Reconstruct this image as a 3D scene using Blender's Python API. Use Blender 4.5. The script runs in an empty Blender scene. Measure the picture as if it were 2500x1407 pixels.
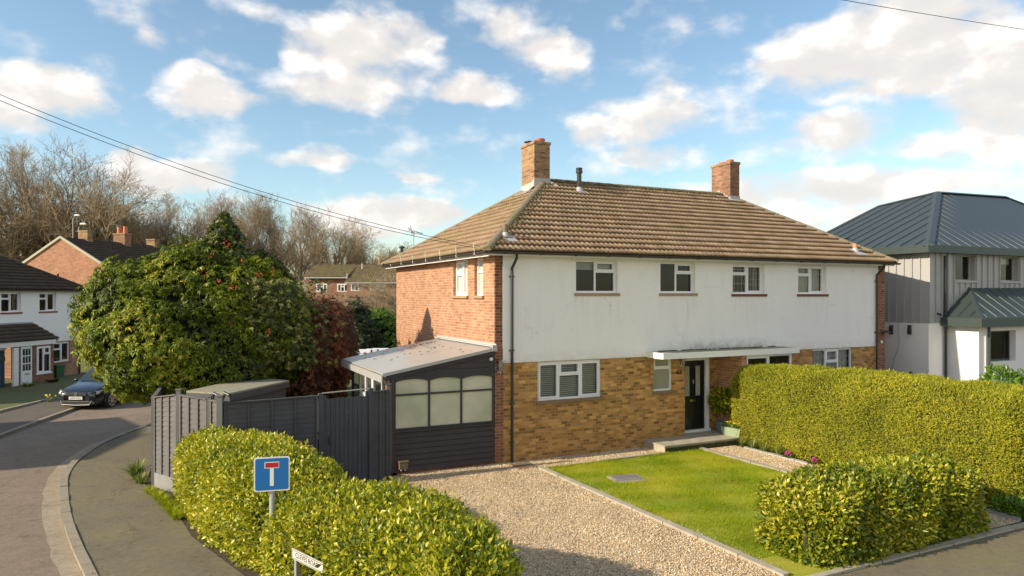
import bpy, math, random
import numpy as np
from mathutils import Vector, Matrix
random.seed(7); rng=np.random.default_rng(7)
S=bpy.context.scene; COL=S.collection
PI=math.pi
# ---------------------------------------------------------------- camera frame (used only to size things up)
CAMP=(-7.185,-15.941,4.17); ANG=math.atan(3580/1720)
RX,RY=math.sin(ANG),-math.cos(ANG); FX,FY=math.cos(ANG),math.sin(ANG)
def W(px,d,z=0.0):
    l=(px-1250)/1720*d
    return (CAMP[0]+l*RX+d*FX, CAMP[1]+l*RY+d*FY, z)
# ---------------------------------------------------------------- materials
MATS={}
class NT:
    def __init__(s,name):
        s.m=bpy.data.materials.new(name); s.m.use_nodes=True; s.t=s.m.node_tree; s.n=s.t.nodes; s.l=s.t.links
        s.p=s.n['Principled BSDF']; s.out=s.n['Material Output']
    def new(s,ty,**kw):
        n=s.n.new(ty)
        for k,v in kw.items(): setattr(n,k,v)
        return n
    def link(s,a,b): s.l.new(a,b)
    def set(s,n,i,v):
        if hasattr(v,'is_linked') or hasattr(v,'links'): s.l.new(v,n.inputs[i])
        else: n.inputs[i].default_value=v
    def coord(s,k='Object'): return s.new('ShaderNodeTexCoord').outputs[k]
    def noise(s,scale=5,detail=4,rough=.6,vec=None,dist=0):
        n=s.new('ShaderNodeTexNoise'); n.inputs['Scale'].default_value=scale; n.inputs['Detail'].default_value=detail
        n.inputs['Roughness'].default_value=rough; n.inputs['Distortion'].default_value=dist
        if vec is not None: s.link(vec,n.inputs['Vector'])
        return n.outputs['Fac']
    def ramp(s,fac,stops,interp='LINEAR'):
        n=s.new('ShaderNodeValToRGB'); cr=n.color_ramp; cr.interpolation=interp
        while len(cr.elements)<len(stops): cr.elements.new(.5)
        for e,(p,c) in zip(cr.elements,stops):
            e.position=p; e.color=(c,c,c,1) if isinstance(c,(int,float)) else (*c,1)
        s.link(fac,n.inputs[0]); return n.outputs[0]
    def mix(s,fac,a,b,mode='MIX'):
        n=s.new('ShaderNodeMix',data_type='RGBA',blend_type=mode)
        for i,v in ((0,fac),(6,a),(7,b)):
            if hasattr(v,'node'): s.link(v,n.inputs[i])
            else: n.inputs[i].default_value=v if i==0 else (*v,1)
        return n.outputs[2]
    def math(s,op,a,b=0,c=None):
        n=s.new('ShaderNodeMath',operation=op)
        for i,v in ((0,a),(1,b)):
            if hasattr(v,'node'): s.link(v,n.inputs[i])
            else: n.inputs[i].default_value=v
        if c is not None:
            n.inputs[2].default_value=c
        return n.outputs[0]
    def bump(s,h,strength=.4,dist=.02):
        n=s.new('ShaderNodeBump'); n.inputs['Strength'].default_value=strength; n.inputs['Distance'].default_value=dist
        s.link(h,n.inputs['Height']); s.link(n.outputs[0],s.p.inputs['Normal'])
    def base(s,c):
        if hasattr(c,'node'): s.link(c,s.p.inputs['Base Color'])
        else: s.p.inputs['Base Color'].default_value=(*c,1)
    def attr(s,name='rnd'):
        n=s.new('ShaderNodeAttribute'); n.attribute_name=name; return n.outputs['Fac']
def plain(name,c,rough=.6,var=.12,scale=8,metal=0,bump=0,spec=.5):
    t=NT(name); f=t.noise(scale,5,.65,t.coord())
    t.base(t.mix(f,tuple(x*(1-var*2) for x in c),tuple(min(1,x*(1+var*2)) for x in c)))
    t.p.inputs['Roughness'].default_value=rough; t.p.inputs['Metallic'].default_value=metal
    t.p.inputs['Specular IOR Level'].default_value=spec
    if bump: t.bump(t.noise(scale*12,4,.7,t.coord()),bump,.01)
    MATS[name]=t.m; return t.m
def brick(name,c1,c2,mort,bw=.225,rh=.075,ms=.006,var=.35,bias=0,stain=None):
    t=NT(name); co=t.coord(); sx=t.new('ShaderNodeSeparateXYZ'); t.link(co,sx.inputs[0])
    u=t.math('ADD',sx.outputs[0],sx.outputs[1]); cv=t.new('ShaderNodeCombineXYZ'); t.link(u,cv.inputs[0]); t.link(sx.outputs[2],cv.inputs[1])
    # slight irregularity of the courses
    nz=t.new('ShaderNodeTexNoise'); nz.inputs['Scale'].default_value=9; t.link(co,nz.inputs['Vector'])
    va=t.new('ShaderNodeVectorMath',operation='MULTIPLY_ADD'); t.link(nz.outputs['Color'],va.inputs[0]); va.inputs[1].default_value=(.008,.006,0); t.link(cv.outputs[0],va.inputs[2])
    b=t.new('ShaderNodeTexBrick'); b.offset=.5; t.link(va.outputs[0],b.inputs['Vector'])
    for k,v in (('Scale',1),('Mortar Size',ms),('Mortar Smooth',.25),('Bias',bias),('Brick Width',bw),('Row Height',rh)): b.inputs[k].default_value=v
    b.inputs['Color1'].default_value=(*c1,1); b.inputs['Color2'].default_value=(*c2,1); b.inputs['Mortar'].default_value=(*mort,1)
    # per brick extra shade
    sv=t.new('ShaderNodeSeparateXYZ'); t.link(va.outputs[0],sv.inputs[0]); row=t.math('FLOOR',t.math('DIVIDE',sv.outputs[1],rh)); par=t.math('FLOORED_MODULO',row,2)
    uu=t.math('ADD',t.math('DIVIDE',sv.outputs[0],bw),t.math('MULTIPLY',t.math('SUBTRACT',1,par),.5)); fl=t.new('ShaderNodeCombineXYZ'); t.link(t.math('FLOOR',uu),fl.inputs[0]); t.link(row,fl.inputs[1])
    wn=t.new('ShaderNodeTexWhiteNoise'); t.link(fl.outputs[0],wn.inputs['Vector'])
    k=t.ramp(wn.outputs['Value'],[(0,1-var),(.5,1),(1,1+var*.45)])
    inv=t.math('SUBTRACT',1,b.outputs['Fac'])
    c=t.mix(inv,b.outputs['Color'],t.mix(1.0,b.outputs['Color'],k,'MULTIPLY'))
    g=t.ramp(t.noise(1.3,6,.7,co),[(.3,.78),(.7,1.12)])
    c=t.mix(1.0,c,g,'MULTIPLY')
    c=t.mix(.35,c,t.ramp(t.noise(60,3,.7,co),[(.25,.6),(.75,1.3)]),'MULTIPLY')
    if stain: c=t.mix(t.ramp(t.noise(.9,6,.75,co),[(.52,0),(.72,.6)]),c,stain)
    t.base(c); t.p.inputs['Roughness'].default_value=.88
    h=t.math('SUBTRACT',t.math('MULTIPLY',t.noise(70,3,.6,co),.3),b.outputs['Fac'])
    t.bump(h,.75,.012); MATS[name]=t.m; return t.m
def leafmat(name,stops,rough=.4,trans=.25,spec=.5):
    t=NT(name); a=t.attr(); c=t.ramp(a,stops)
    c=t.mix(.5,c,t.ramp(t.noise(1.1,3,.6,t.coord()),[(.3,.72),(.7,1.25)]),'MULTIPLY')
    t.base(c); t.p.inputs['Roughness'].default_value=rough; t.p.inputs['Specular IOR Level'].default_value=spec
    tr=t.new('ShaderNodeBsdfTranslucent'); t.link(c,tr.inputs[0]); mx=t.new('ShaderNodeMixShader'); mx.inputs[0].default_value=trans
    t.link(t.p.outputs[0],mx.inputs[1]); t.link(tr.outputs[0],mx.inputs[2]); t.link(mx.outputs[0],t.out.inputs[0])
    MATS[name]=t.m; return t.m
def tilemat(name,c1,c2,moss,mossamt=.5,gu=.3,gv=.33):
    t=NT(name); uv=t.coord('UV'); co=t.coord()
    fl=t.new('ShaderNodeVectorMath',operation='SNAP'); t.link(uv,fl.inputs[0]); fl.inputs[1].default_value=(gu,gv,1)
    wn=t.new('ShaderNodeTexWhiteNoise'); t.link(fl.outputs[0],wn.inputs['Vector'])
    c=t.mix(wn.outputs['Value'],c1,c2)
    c=t.mix(.8,c,t.ramp(t.noise(2.2,6,.75,co),[(.28,.62),(.72,1.3)]),'MULTIPLY')
    c=t.mix(.6,c,t.ramp(t.noise(28,4,.7,co),[(.3,.6),(.7,1.35)]),'MULTIPLY')
    lich=t.ramp(t.noise(16,4,.8,co),[(.66,0),(.72,.55)]); c=t.mix(lich,c,(.50,.46,.34))
    mm=t.math('ADD',t.math('MULTIPLY',t.noise(1.1,4,.7,co),.55),t.math('MULTIPLY',t.noise(11,5,.75,co),.55))
    c=t.mix(t.ramp(mm,[(.66-.12*mossamt,0),(.74-.12*mossamt,.85)]),c,moss)
    t.base(c); t.p.inputs['Roughness'].default_value=.9
    t.bump(t.noise(45,4,.75,co),.5,.012); MATS[name]=t.m; return t.m
M=MATS
brick('brick_red',(.52,.265,.15),(.38,.175,.095),(.62,.47,.32),var=.2)
brick('brick_pier',(.30,.115,.065),(.20,.075,.045),(.48,.36,.2),var=.4)
brick('brick_tan',(.57,.315,.10),(.28,.125,.035),(.52,.34,.14),bw=.19,var=.5,bias=-.25,ms=.006)
brick('brick_chimney',(.40,.24,.125),(.27,.14,.075),(.47,.38,.22),var=.35,stain=(.40,.35,.17))
brick('brick_chimney_red',(.36,.19,.12),(.24,.115,.07),(.30,.21,.14),var=.35,stain=(.3,.22,.12))
brick('brick_far',(.40,.20,.115),(.30,.13,.075),(.42,.29,.19),var=.25)
brick('brick_gable',(.47,.24,.14),(.38,.17,.10),(.50,.33,.22),var=.25)
tilemat('tile_main',(.37,.262,.168),(.27,.185,.115),(.16,.16,.035),.42)
tilemat('tile_side',(.33,.22,.145),(.25,.165,.11),(.22,.20,.07),.85)
tilemat('tile_dark',(.085,.06,.045),(.06,.042,.032),(.06,.07,.02),.55)
tilemat('tile_far',(.24,.18,.11),(.18,.13,.08),(.22,.22,.05),.95)
tilemat('tile_orange',(.50,.33,.20),(.42,.27,.16),(.3,.25,.1),.2)
tilemat('ridge_tile',(.30,.245,.16),(.22,.18,.12),(.17,.17,.06),.8)
t=NT('render_white'); co=t.coord()
c=t.mix(t.noise(.8,6,.7,co),(.84,.83,.805),(.89,.88,.86))
mp=t.new('ShaderNodeMapping'); mp.inputs['Scale'].default_value=(3,3,.8); t.link(co,mp.inputs[0])
c=t.mix(t.ramp(t.noise(1,6,.75,mp.outputs[0]),[(.5,0),(.85,.22)]),c,(.46,.42,.34)); c=t.mix(t.ramp(t.noise(2.6,7,.8,co),[(.58,0),(.72,.18)]),c,(.45,.42,.36))
sx=t.new('ShaderNodeSeparateXYZ'); t.link(co,sx.inputs[0]); X_,Z_=sx.outputs[0],sx.outputs[2]
def rng_(v,a,b):
    n=t.new('ShaderNodeMapRange'); n.clamp=True; t.link(v,n.inputs[0]); n.inputs[1].default_value=a; n.inputs[2].default_value=b; return n.outputs[0]
sil=None
for cx_,hw_ in ((2.97,.72),(5.67,.70),(8.33,.72),(10.97,.70)):
    n=t.new('ShaderNodeMath',operation='COMPARE'); t.link(X_,n.inputs[0]); n.inputs[1].default_value=cx_; n.inputs[2].default_value=hw_; sil=n.outputs[0] if sil is None else t.math('ADD',sil,n.outputs[0])
mp2=t.new('ShaderNodeMapping'); mp2.inputs['Scale'].default_value=(11,1,.5); t.link(co,mp2.inputs[0]); stn=t.ramp(t.noise(1,5,.7,mp2.outputs[0]),[(.42,0),(.66,1)])
run=t.math('MULTIPLY',t.math('MULTIPLY',rng_(Z_,3.1,4.16),t.math('LESS_THAN',Z_,4.18)),t.math('MULTIPLY',sil,stn)); c=t.mix(t.math('MULTIPLY',run,.2),c,(.40,.35,.27))
edge=t.math('MULTIPLY',rng_(Z_,2.78,2.50),t.ramp(t.noise(5,6,.8,co),[(.38,0),(.66,1)])); c=t.mix(t.math('MULTIPLY',edge,.35),c,(.38,.34,.26))
can=t.math('MULTIPLY',t.math('MULTIPLY',rng_(Z_,2.95,2.62),rng_(X_,4.9,6.5)),t.math('MULTIPLY',rng_(X_,9.9,8.5),t.ramp(t.noise(3.5,7,.85,co),[(.36,0),(.6,1)]))); c=t.mix(t.math('MULTIPLY',can,.7),c,(.16,.15,.12))
vo=t.new('ShaderNodeTexVoronoi',feature='DISTANCE_TO_EDGE'); vo.inputs['Scale'].default_value=.55; nn=t.new('ShaderNodeTexNoise'); nn.inputs['Scale'].default_value=2.5; nn.inputs['Detail'].default_value=6; t.link(co,nn.inputs['Vector'])
va=t.new('ShaderNodeVectorMath',operation='MULTIPLY_ADD'); t.link(nn.outputs['Color'],va.inputs[0]); va.inputs[1].default_value=(.9,.9,.9); t.link(co,va.inputs[2]); t.link(va.outputs[0],vo.inputs['Vector'])
c=t.mix(t.math('MULTIPLY',t.ramp(vo.outputs['Distance'],[(0,.55),(.010,.0)]),t.ramp(t.noise(.6,3,.6,co),[(.5,0),(.6,1)])),c,(.45,.42,.36))
t.base(c); t.p.inputs['Roughness'].default_value=.85; t.bump(t.noise(55,4,.7,co),.35,.008); M['render_white']=t.m
plain('upvc',(.80,.81,.82),.3,.02,4); plain('white_paint',(.80,.79,.76),.5,.05,6)
plain('black_plastic',(.035,.033,.033),.4,.1); plain('dark_gutter',(.055,.045,.04),.5,.2,10)
plain('lead',(.42,.43,.45),.55,.15,9,bump=.3); plain('lead_white',(.43,.425,.41),.6,.12,14)
plain('terracotta',(.50,.17,.09),.7,.15,12); plain('terracotta_pale',(.58,.28,.13),.75,.2,12)
plain('stone_sill',(.22,.15,.09),.8,.25,14,bump=.4); plain('red_sill',(.20,.05,.035),.8,.15,12)
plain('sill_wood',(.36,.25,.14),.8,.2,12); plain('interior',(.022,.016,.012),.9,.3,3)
plain('curtain',(.42,.35,.25),.9,.15,20); plain('blind',(.78,.78,.72),.6,.05,5)
plain('concrete',(.40,.36,.28),.9,.2,4,bump=.5); plain('kerb_stone',(.30,.26,.195),.9,.22,5,bump=.5)
plain('steel_post',(.42,.44,.46),.45,.08,5,metal=.3); plain('name_white',(.55,.53,.49),.5,.12,6); plain('sign_white',(.82,.82,.80),.35,.02,5)
plain('sign_blue',(.012,.16,.46),.35,.05,2); plain('sign_red',(.50,.015,.02),.4,.05,3); plain('ink',(.03,.03,.03),.5,.1,5)
plain('door_black',(.012,.012,.014),.25,.1,5); plain('door_blue',(.012,.05,.10),.3,.1,4); plain('brass',(.75,.55,.28),.3,.1,8,metal=1)
plain('chrome',(.75,.75,.76),.2,.03,5,metal=1); plain('galv',(.55,.56,.57),.4,.1,14,metal=.8)
plain('soil',(.07,.05,.03),.95,.4,9,bump=.7); plain('moss',(.17,.15,.06),.95,.35,12,bump=1)
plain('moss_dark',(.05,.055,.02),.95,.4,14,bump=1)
plain('felt',(.27,.265,.19),.95,.15,5,bump=.5); plain('green_bin',(.02,.10,.035),.45,.1,5); plain('shed_wood',(.45,.43,.33),.85,.15,9)
plain('bark',(.28,.21,.13),.95,.25,3,bump=.3); plain('bark_pale',(.39,.305,.19),.95,.25,3); plain('bark_dark',(.26,.195,.12),.95,.25,3)
plain('zinc',(.06,.078,.084),.5,.07,3,metal=.2); plain('zinc_green',(.055,.075,.07),.45,.07,3,metal=.3); plain('zinc_grey',(.39,.39,.38),.5,.05,3,metal=.1)
plain('render_bright',(.88,.87,.84),.8,.03,3,bump=.1); plain('render_clean',(.80,.79,.77),.8,.03,3,bump=.1)
plain('pot_grey',(.13,.15,.16),.6,.1,8); plain('planter_green',(.27,.33,.21),.7,.08,8); plain('rattan',(.16,.08,.05),.7,.2,20)
plain('tyre',(.02,.02,.02),.8,.1,9); plain('rim',(.55,.45,.38),.35,.08,6,metal=.8); plain('cushion',(.72,.74,.80),.8,.05,6)
plain('plate',(.80,.79,.70),.4,.03,6); plain('trim_chrome',(.4,.41,.38),.45,.05,6,metal=.5); plain('wire',(.02,.03,.05),.6,.05,3)
plain('pink_flower',(.32,.03,.14),.6,.2,20); plain('yellow_flower',(.80,.55,.02),.6,.1,20); plain('berry',(.60,.06,.02),.35,.2,10)
plain('dead_leaf',(.36,.2,.08),.8,.4,4); plain('camera_black',(.02,.02,.022),.35,.1,5)
t=NT('car_paint'); t.base((.004,.007,.016)); t.p.inputs['Roughness'].default_value=.25; t.p.inputs['Coat Weight'].default_value=1; t.p.inputs['Coat Roughness'].default_value=.04; t.p.inputs['Metallic'].default_value=.3; M['car_paint']=t.m
t=NT('car_glass'); t.base((.03,.04,.045)); t.p.inputs['Roughness'].default_value=.05; t.p.inputs['Specular IOR Level'].default_value=.9; M['car_glass']=t.m
t=NT('lamp_glass'); t.base((.22,.22,.22)); t.p.inputs['Roughness'].default_value=.25; t.p.inputs['Metallic'].default_value=.2; M['lamp_glass']=t.m
# window glass: a clear pane with real reflections
def glass(name,tint,base_reflect):
    t=NT(name); g=t.new('ShaderNodeBsdfGlossy'); g.inputs['Roughness'].default_value=.02; tr=t.new('ShaderNodeBsdfTransparent'); tr.inputs[0].default_value=(*tint,1)
    fr=t.new('ShaderNodeFresnel'); fr.inputs[0].default_value=1.5; f=t.math('ADD',fr.outputs[0],base_reflect)
    mx=t.new('ShaderNodeMixShader'); t.link(f,mx.inputs[0]); t.link(tr.outputs[0],mx.inputs[1]); t.link(g.outputs[0],mx.inputs[2]); t.link(mx.outputs[0],t.out.inputs[0]); M[name]=t.m
glass('glass',(.75,.78,.76),.0)
t=NT('frosted'); co=t.coord(); mp=t.new('ShaderNodeMapping'); mp.inputs['Rotation'].default_value=(0,PI/4,0); t.link(co,mp.inputs[0])
ch=t.new('ShaderNodeTexChecker'); ch.inputs['Scale'].default_value=55; t.link(mp.outputs[0],ch.inputs[0])
c=t.mix(t.ramp(t.noise(1.1,3,.5,co),[(.35,0),(.65,1)]),(.44,.47,.33),(.66,.63,.49)); c=t.mix(t.math('MULTIPLY',ch.outputs['Fac'],.12),c,(.25,.28,.2))
t.base(c); t.p.inputs['Roughness'].default_value=.22; t.bump(t.noise(90,2,.5,co),.2,.004); M['frosted']=t.m
t=NT('obscure'); t.base((.30,.31,.25)); t.p.inputs['Roughness'].default_value=.3; M['obscure']=t.m
t=NT('obscure_pale'); t.base((.50,.52,.46)); t.p.inputs['Roughness'].default_value=.3; M['obscure_pale']=t.m
# woods of fence and cladding
def wood(name,c,axis,scale=(2,2,40),var=.25,rough=.75):
    t=NT(name); mp=t.new('ShaderNodeMapping'); mp.inputs['Scale'].default_value=scale; t.link(t.coord(),mp.inputs[0])
    f=t.noise(1.6,6,.7,mp.outputs[0]); k=t.mix(f,tuple(x*(1-var*1.6) for x in c),tuple(x*(1+var*1.8) for x in c))
    k=t.mix(.6,k,t.ramp(t.noise(1.4,5,.7,t.coord()),[(.3,.7),(.7,1.25)]),'MULTIPLY')
    t.base(k); t.p.inputs['Roughness'].default_value=rough; t.bump(f,.3,.006); M[name]=t.m
wood('fence_dark',(.068,.068,.074),0,(2,2,26)); wood('fence_wood',(.125,.12,.12),0,(2,2,26)); wood('gate_wood',(.058,.062,.072),0,(24,24,1.5),.35); wood('clad_wood',(.048,.04,.042),0,(1.5,1.5,30)); wood('frame_dark',(.04,.036,.038),0,(3,3,3),.15,.55)
wood('concrete_board',(.24,.235,.23),0,(3,3,3),.12,.9)
t=NT('polyroof'); co=t.coord(); c=t.mix(t.noise(1.3,6,.7,co),(.35,.34,.31),(.44,.425,.395)); c=t.mix(t.ramp(t.noise(7,5,.8,co),[(.62,0),(.75,.35)]),c,(.38,.36,.28)); t.base(c); t.p.inputs['Roughness'].default_value=.35; M['polyroof']=t.m
# ground stuffs
t=NT('gravel'); co=t.coord(); v=t.new('ShaderNodeTexVoronoi'); v.inputs['Scale'].default_value=34; v.inputs['Randomness'].default_value=1; t.link(co,v.inputs['Vector'])
v2=t.new('ShaderNodeTexVoronoi'); v2.inputs['Scale'].default_value=62; t.link(co,v2.inputs['Vector'])
sp=t.new('ShaderNodeSeparateColor'); t.link(v.outputs['Color'],sp.inputs[0])
c=t.ramp(sp.outputs[0],[(0,(.30,.19,.12)),(.14,(.54,.37,.20)),(.4,(.68,.51,.31)),(.62,(.78,.63,.41)),(.82,(.62,.45,.27)),(1,(.90,.80,.60))])
c=t.mix(1,c,t.ramp(v.outputs['Distance'],[(0,1.1),(.4,1.0),(.8,.6)]),'MULTIPLY')
c=t.mix(.6,c,t.ramp(t.noise(1.2,5,.7,co),[(.3,.82),(.7,1.15)]),'MULTIPLY')
t.base(c); t.p.inputs['Roughness'].default_value=.8
hh=t.math('SUBTRACT',1,v.outputs['Distance']); t.bump(t.math('ADD',hh,t.math('MULTIPLY',v2.outputs['Distance'],-.4)),.8,.014); M['gravel']=t.m
t=NT('lawn_soil'); co=t.coord(); c=t.mix(t.ramp(t.noise(1.6,5,.7,co),[(.35,0),(.65,1)]),(.22,.30,.012),(.44,.38,.035)); c=t.mix(.6,c,t.ramp(t.noise(50,4,.8,co),[(.3,.5),(.7,1.5)]),'MULTIPLY'); t.base(c); t.p.inputs['Roughness'].default_value=.9; t.bump(t.noise(80,3,.7,co),.6,.02); M['lawn_soil']=t.m
t=NT('field'); co=t.coord(); c=t.mix(t.noise(.35,6,.7,co),(.07,.095,.02),(.15,.14,.05)); c=t.mix(.6,c,t.ramp(t.noise(18,4,.8,co),[(.3,.5),(.7,1.5)]),'MULTIPLY'); t.base(c); t.p.inputs['Roughness'].default_value=.95; M['field']=t.m
def asphalt(name,a,b,moss=None,sc=1.0):
    t=NT(name); co=t.coord(); c=t.mix(t.ramp(t.noise(.7*sc,6,.7,co),[(.3,0),(.7,1)]),a,b)
    c=t.mix(.75,c,t.ramp(t.noise(75,3,.85,co),[(.33,.5),(.67,1.5)]),'MULTIPLY'); c=t.mix(.7,c,t.ramp(t.noise(9,6,.8,co),[(.33,.7),(.67,1.25)]),'MULTIPLY')
    c=t.mix(t.ramp(t.noise(1.7*sc,6,.8,co),[(.58,0),(.70,.6)]),c,tuple(x*.45 for x in a))
    # thin cracks
    vo=t.new('ShaderNodeTexVoronoi',feature='DISTANCE_TO_EDGE'); vo.inputs['Scale'].default_value=.38
    mpn=t.new('ShaderNodeMix',data_type='VECTOR'); nn=t.new('ShaderNodeTexNoise'); nn.inputs['Scale'].default_value=2; nn.inputs['Detail'].default_value=5; t.link(co,nn.inputs['Vector'])
    va=t.new('ShaderNodeVectorMath',operation='MULTIPLY_ADD'); t.link(nn.outputs['Color'],va.inputs[0]); va.inputs[1].default_value=(.6,.6,0); t.link(co,va.inputs[2]); t.link(va.outputs[0],vo.inputs['Vector'])
    c=t.mix(t.ramp(vo.outputs['Distance'],[(0,.4),(.008,.0)]),c,tuple(x*.4 for x in a))
    if moss: c=t.mix(t.ramp(t.noise(.7,7,.8,co),[(.47,0),(.66,.55)]),c,moss)
    t.base(c); t.p.inputs['Roughness'].default_value=.9; t.bump(t.noise(90,3,.8,co),.9,.008); M[name]=t.m
asphalt('road_mat',(.205,.155,.112),(.28,.215,.155)); asphalt('pave_mat',(.145,.122,.08),(.235,.20,.135),(.17,.155,.04)); asphalt('pave_dark',(.12,.10,.075),(.17,.145,.105)); asphalt('path_mat',(.10,.085,.065),(.15,.125,.095))
asphalt('gutter_mat',(.31,.25,.175),(.40,.33,.24),None,2)
# foliage
leafmat('leaf_hedge',[(0,(.07,.12,.008)),(.25,(.20,.26,.012)),(.5,(.40,.42,.022)),(.8,(.62,.55,.03)),(1,(.78,.70,.18))],.36,.33,.5)
leafmat('leaf_hedge_right',[(0,(.05,.09,.006)),(.3,(.15,.21,.012)),(.6,(.36,.38,.025)),(.85,(.60,.53,.035)),(1,(.76,.68,.16))],.36,.33,.5)
leafmat('leaf_conifer',[(0,(.17,.20,.02)),(.3,(.30,.33,.035)),(.65,(.48,.47,.04)),(.9,(.64,.56,.045)),(1,(.66,.50,.10))],.65,.42,.2)
leafmat('leaf_shrub',[(0,(.03,.045,.004)),(.35,(.12,.165,.008)),(.7,(.24,.30,.013)),(.9,(.50,.47,.035)),(1,(.62,.50,.09))],.5,.3,.3)
leafmat('leaf_holly',[(0,(.03,.045,.01)),(.5,(.08,.11,.015)),(.85,(.20,.22,.035)),(1,(.34,.32,.10))],.42,.2,.4)
leafmat('leaf_beech',[(0,(.09,.035,.018)),(.5,(.19,.075,.035)),(1,(.36,.18,.08))],.7,.3,.3)
leafmat('leaf_laurel',[(0,(.05,.11,.012)),(.5,(.12,.24,.02)),(1,(.28,.40,.04))],.35,.3,.5)
leafmat('leaf_dark',[(0,(.012,.022,.008)),(1,(.04,.06,.015))],.5,.2,.4)
leafmat('leaf_ivy',[(0,(.03,.05,.012)),(1,(.10,.12,.03))],.5,.1,.4)
leafmat('leaf_grey',[(0,(.12,.14,.09)),(1,(.25,.26,.17))],.7,.2,.3)
leafmat('grass_blade',[(0,(.17,.27,.008)),(.4,(.33,.43,.012)),(.75,(.53,.53,.025)),(1,(.64,.53,.09))],.6,.5,.15)
leafmat('strap_leaf',[(0,(.08,.13,.02)),(.6,(.20,.27,.05)),(1,(.42,.42,.14))],.45,.3,.5)
leafmat('twig_mass',[(0,(.13,.09,.05)),(1,(.30,.21,.12))],.9,.1,.2)
# ---------------------------------------------------------------- object helpers
def tag(o,label=None,cat=None,group=None,kind=None):
    if label: o['label']=label
    if cat: o['category']=cat
    if group: o['group']=group
    if kind: o['kind']=kind
    return o
def empty(name,loc=(0,0,0),rz=0,label=None,cat=None,group=None):
    o=bpy.data.objects.new(name,None); COL.objects.link(o); o.location=loc; o.rotation_euler=(0,0,rz); o.empty_display_size=.2
    return tag(o,label,cat,group)
class MB:
    """mesh builder working in a local basis: a along u, b outwards along n, c up"""
    def __init__(s,O=(0,0,0),u=(1,0,0),n=(0,-1,0)): s.v=[];s.f=[];s.uv=None;s.basis(O,u,n)
    def basis(s,O=(0,0,0),u=(1,0,0),n=(0,-1,0)): s.O=Vector(O);s.u=Vector(u);s.n=Vector(n);s.w=Vector((0,0,1)); return s
    def P(s,a,b,c): return s.O+s.u*a+s.n*b+s.w*c
    def poly(s,pts):
        i=len(s.v); s.v+= [tuple(s.P(*p)) for p in pts]; s.f.append(tuple(range(i,i+len(pts))))
    def box(s,a0,a1,b0,b1,c0,c1):
        i=len(s.v)
        for c in (c0,c1):
            for a,b in ((a0,b0),(a1,b0),(a1,b1),(a0,b1)): s.v.append(tuple(s.P(a,b,c)))
        for q in ((0,3,2,1),(4,5,6,7),(0,1,5,4),(1,2,6,5),(2,3,7,6),(3,0,4,7)): s.f.append(tuple(i+k for k in q))
        return s
    def extrude(s,pts,d):
        """pts: closed loop of local points, d: local offset vector"""
        n=len(pts); i=len(s.v)
        s.v+=[tuple(s.P(*p)) for p in pts]; s.v+=[tuple(s.P(p[0]+d[0],p[1]+d[1],p[2]+d[2])) for p in pts]
        s.f.append(tuple(range(i,i+n))); s.f.append(tuple(range(i+2*n-1,i+n-1,-1)))
        for k in range(n): s.f.append((i+k,i+(k+1)%n,i+n+(k+1)%n,i+n+k))
        return s
    def tube(s,pts,r,n=8,cap=True,world=False):
        P=[Vector(p) if world else s.P(*p) for p in pts]; rs=r if isinstance(r,(list,tuple)) else [r]*len(P); i0=len(s.v)
        for k,p in enumerate(P):
            d=(P[min(k+1,len(P)-1)]-P[max(k-1,0)]).normalized(); a=d.cross(Vector((0,0,1)))
            if a.length<.05: a=d.cross(Vector((1,0,0)))
            a.normalize(); b=d.cross(a)
            for j in range(n):
                t=2*PI*j/n; s.v.append(tuple(p+(a*math.cos(t)+b*math.sin(t))*rs[k]))
        for k in range(len(P)-1):
            for j in range(n): s.f.append((i0+k*n+j,i0+k*n+(j+1)%n,i0+(k+1)*n+(j+1)%n,i0+(k+1)*n+j))
        if cap: s.f.append(tuple(i0+j for j in range(n))[::-1]); s.f.append(tuple(i0+(len(P)-1)*n+j for j in range(n)))
        return s
    def lathe(s,c,prof,n=16):
        i0=len(s.v); c=s.P(*c)
        for r,z in prof:
            for j in range(n): s.v.append((c.x+r*math.cos(2*PI*j/n),c.y+r*math.sin(2*PI*j/n),c.z+z))
        for k in range(len(prof)-1):
            for j in range(n): s.f.append((i0+k*n+j,i0+k*n+(j+1)%n,i0+(k+1)*n+(j+1)%n,i0+(k+1)*n+j))
        s.f.append(tuple(i0+j for j in range(n))[::-1]); s.f.append(tuple(i0+(len(prof)-1)*n+j for j in range(n)))
        return s
    def blob(s,c,r,seed=0,sub=1,world=True):
        rr=random.Random(seed); n=8; rings=5; i0=len(s.v); c=Vector(c)
        for k in range(1,rings):
            th=PI*k/rings
            for j in range(n):
                q=1+rr.uniform(-.25,.25); s.v.append((c.x+r[0]*q*math.sin(th)*math.cos(2*PI*j/n),c.y+r[1]*q*math.sin(th)*math.sin(2*PI*j/n),c.z+r[2]*q*math.cos(th)))
        for k in range(rings-2):
            for j in range(n): s.f.append((i0+k*n+j,i0+(k+1)*n+j,i0+(k+1)*n+(j+1)%n,i0+k*n+(j+1)%n))
        s.f.append(tuple(i0+j for j in range(n))); s.f.append(tuple(i0+(rings-2)*n+j for j in range(n))[::-1])
        return s
    def obj(s,name,mat,parent=None,smooth=False,bevel=0,label=None):
        me=bpy.data.meshes.new(name); me.from_pydata(s.v,[],s.f); me.materials.append(M[mat]); me.update()
        if smooth: me.polygons.foreach_set('use_smooth',[True]*len(me.polygons))
        o=bpy.data.objects.new(name,me); COL.objects.link(o)
        if parent is not None: o.parent=parent
        if bevel:
            b=o.modifiers.new('bevel','BEVEL'); b.width=bevel; b.segments=2; b.limit_method='ANGLE'
        if label: o['label']=label
        return o
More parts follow.
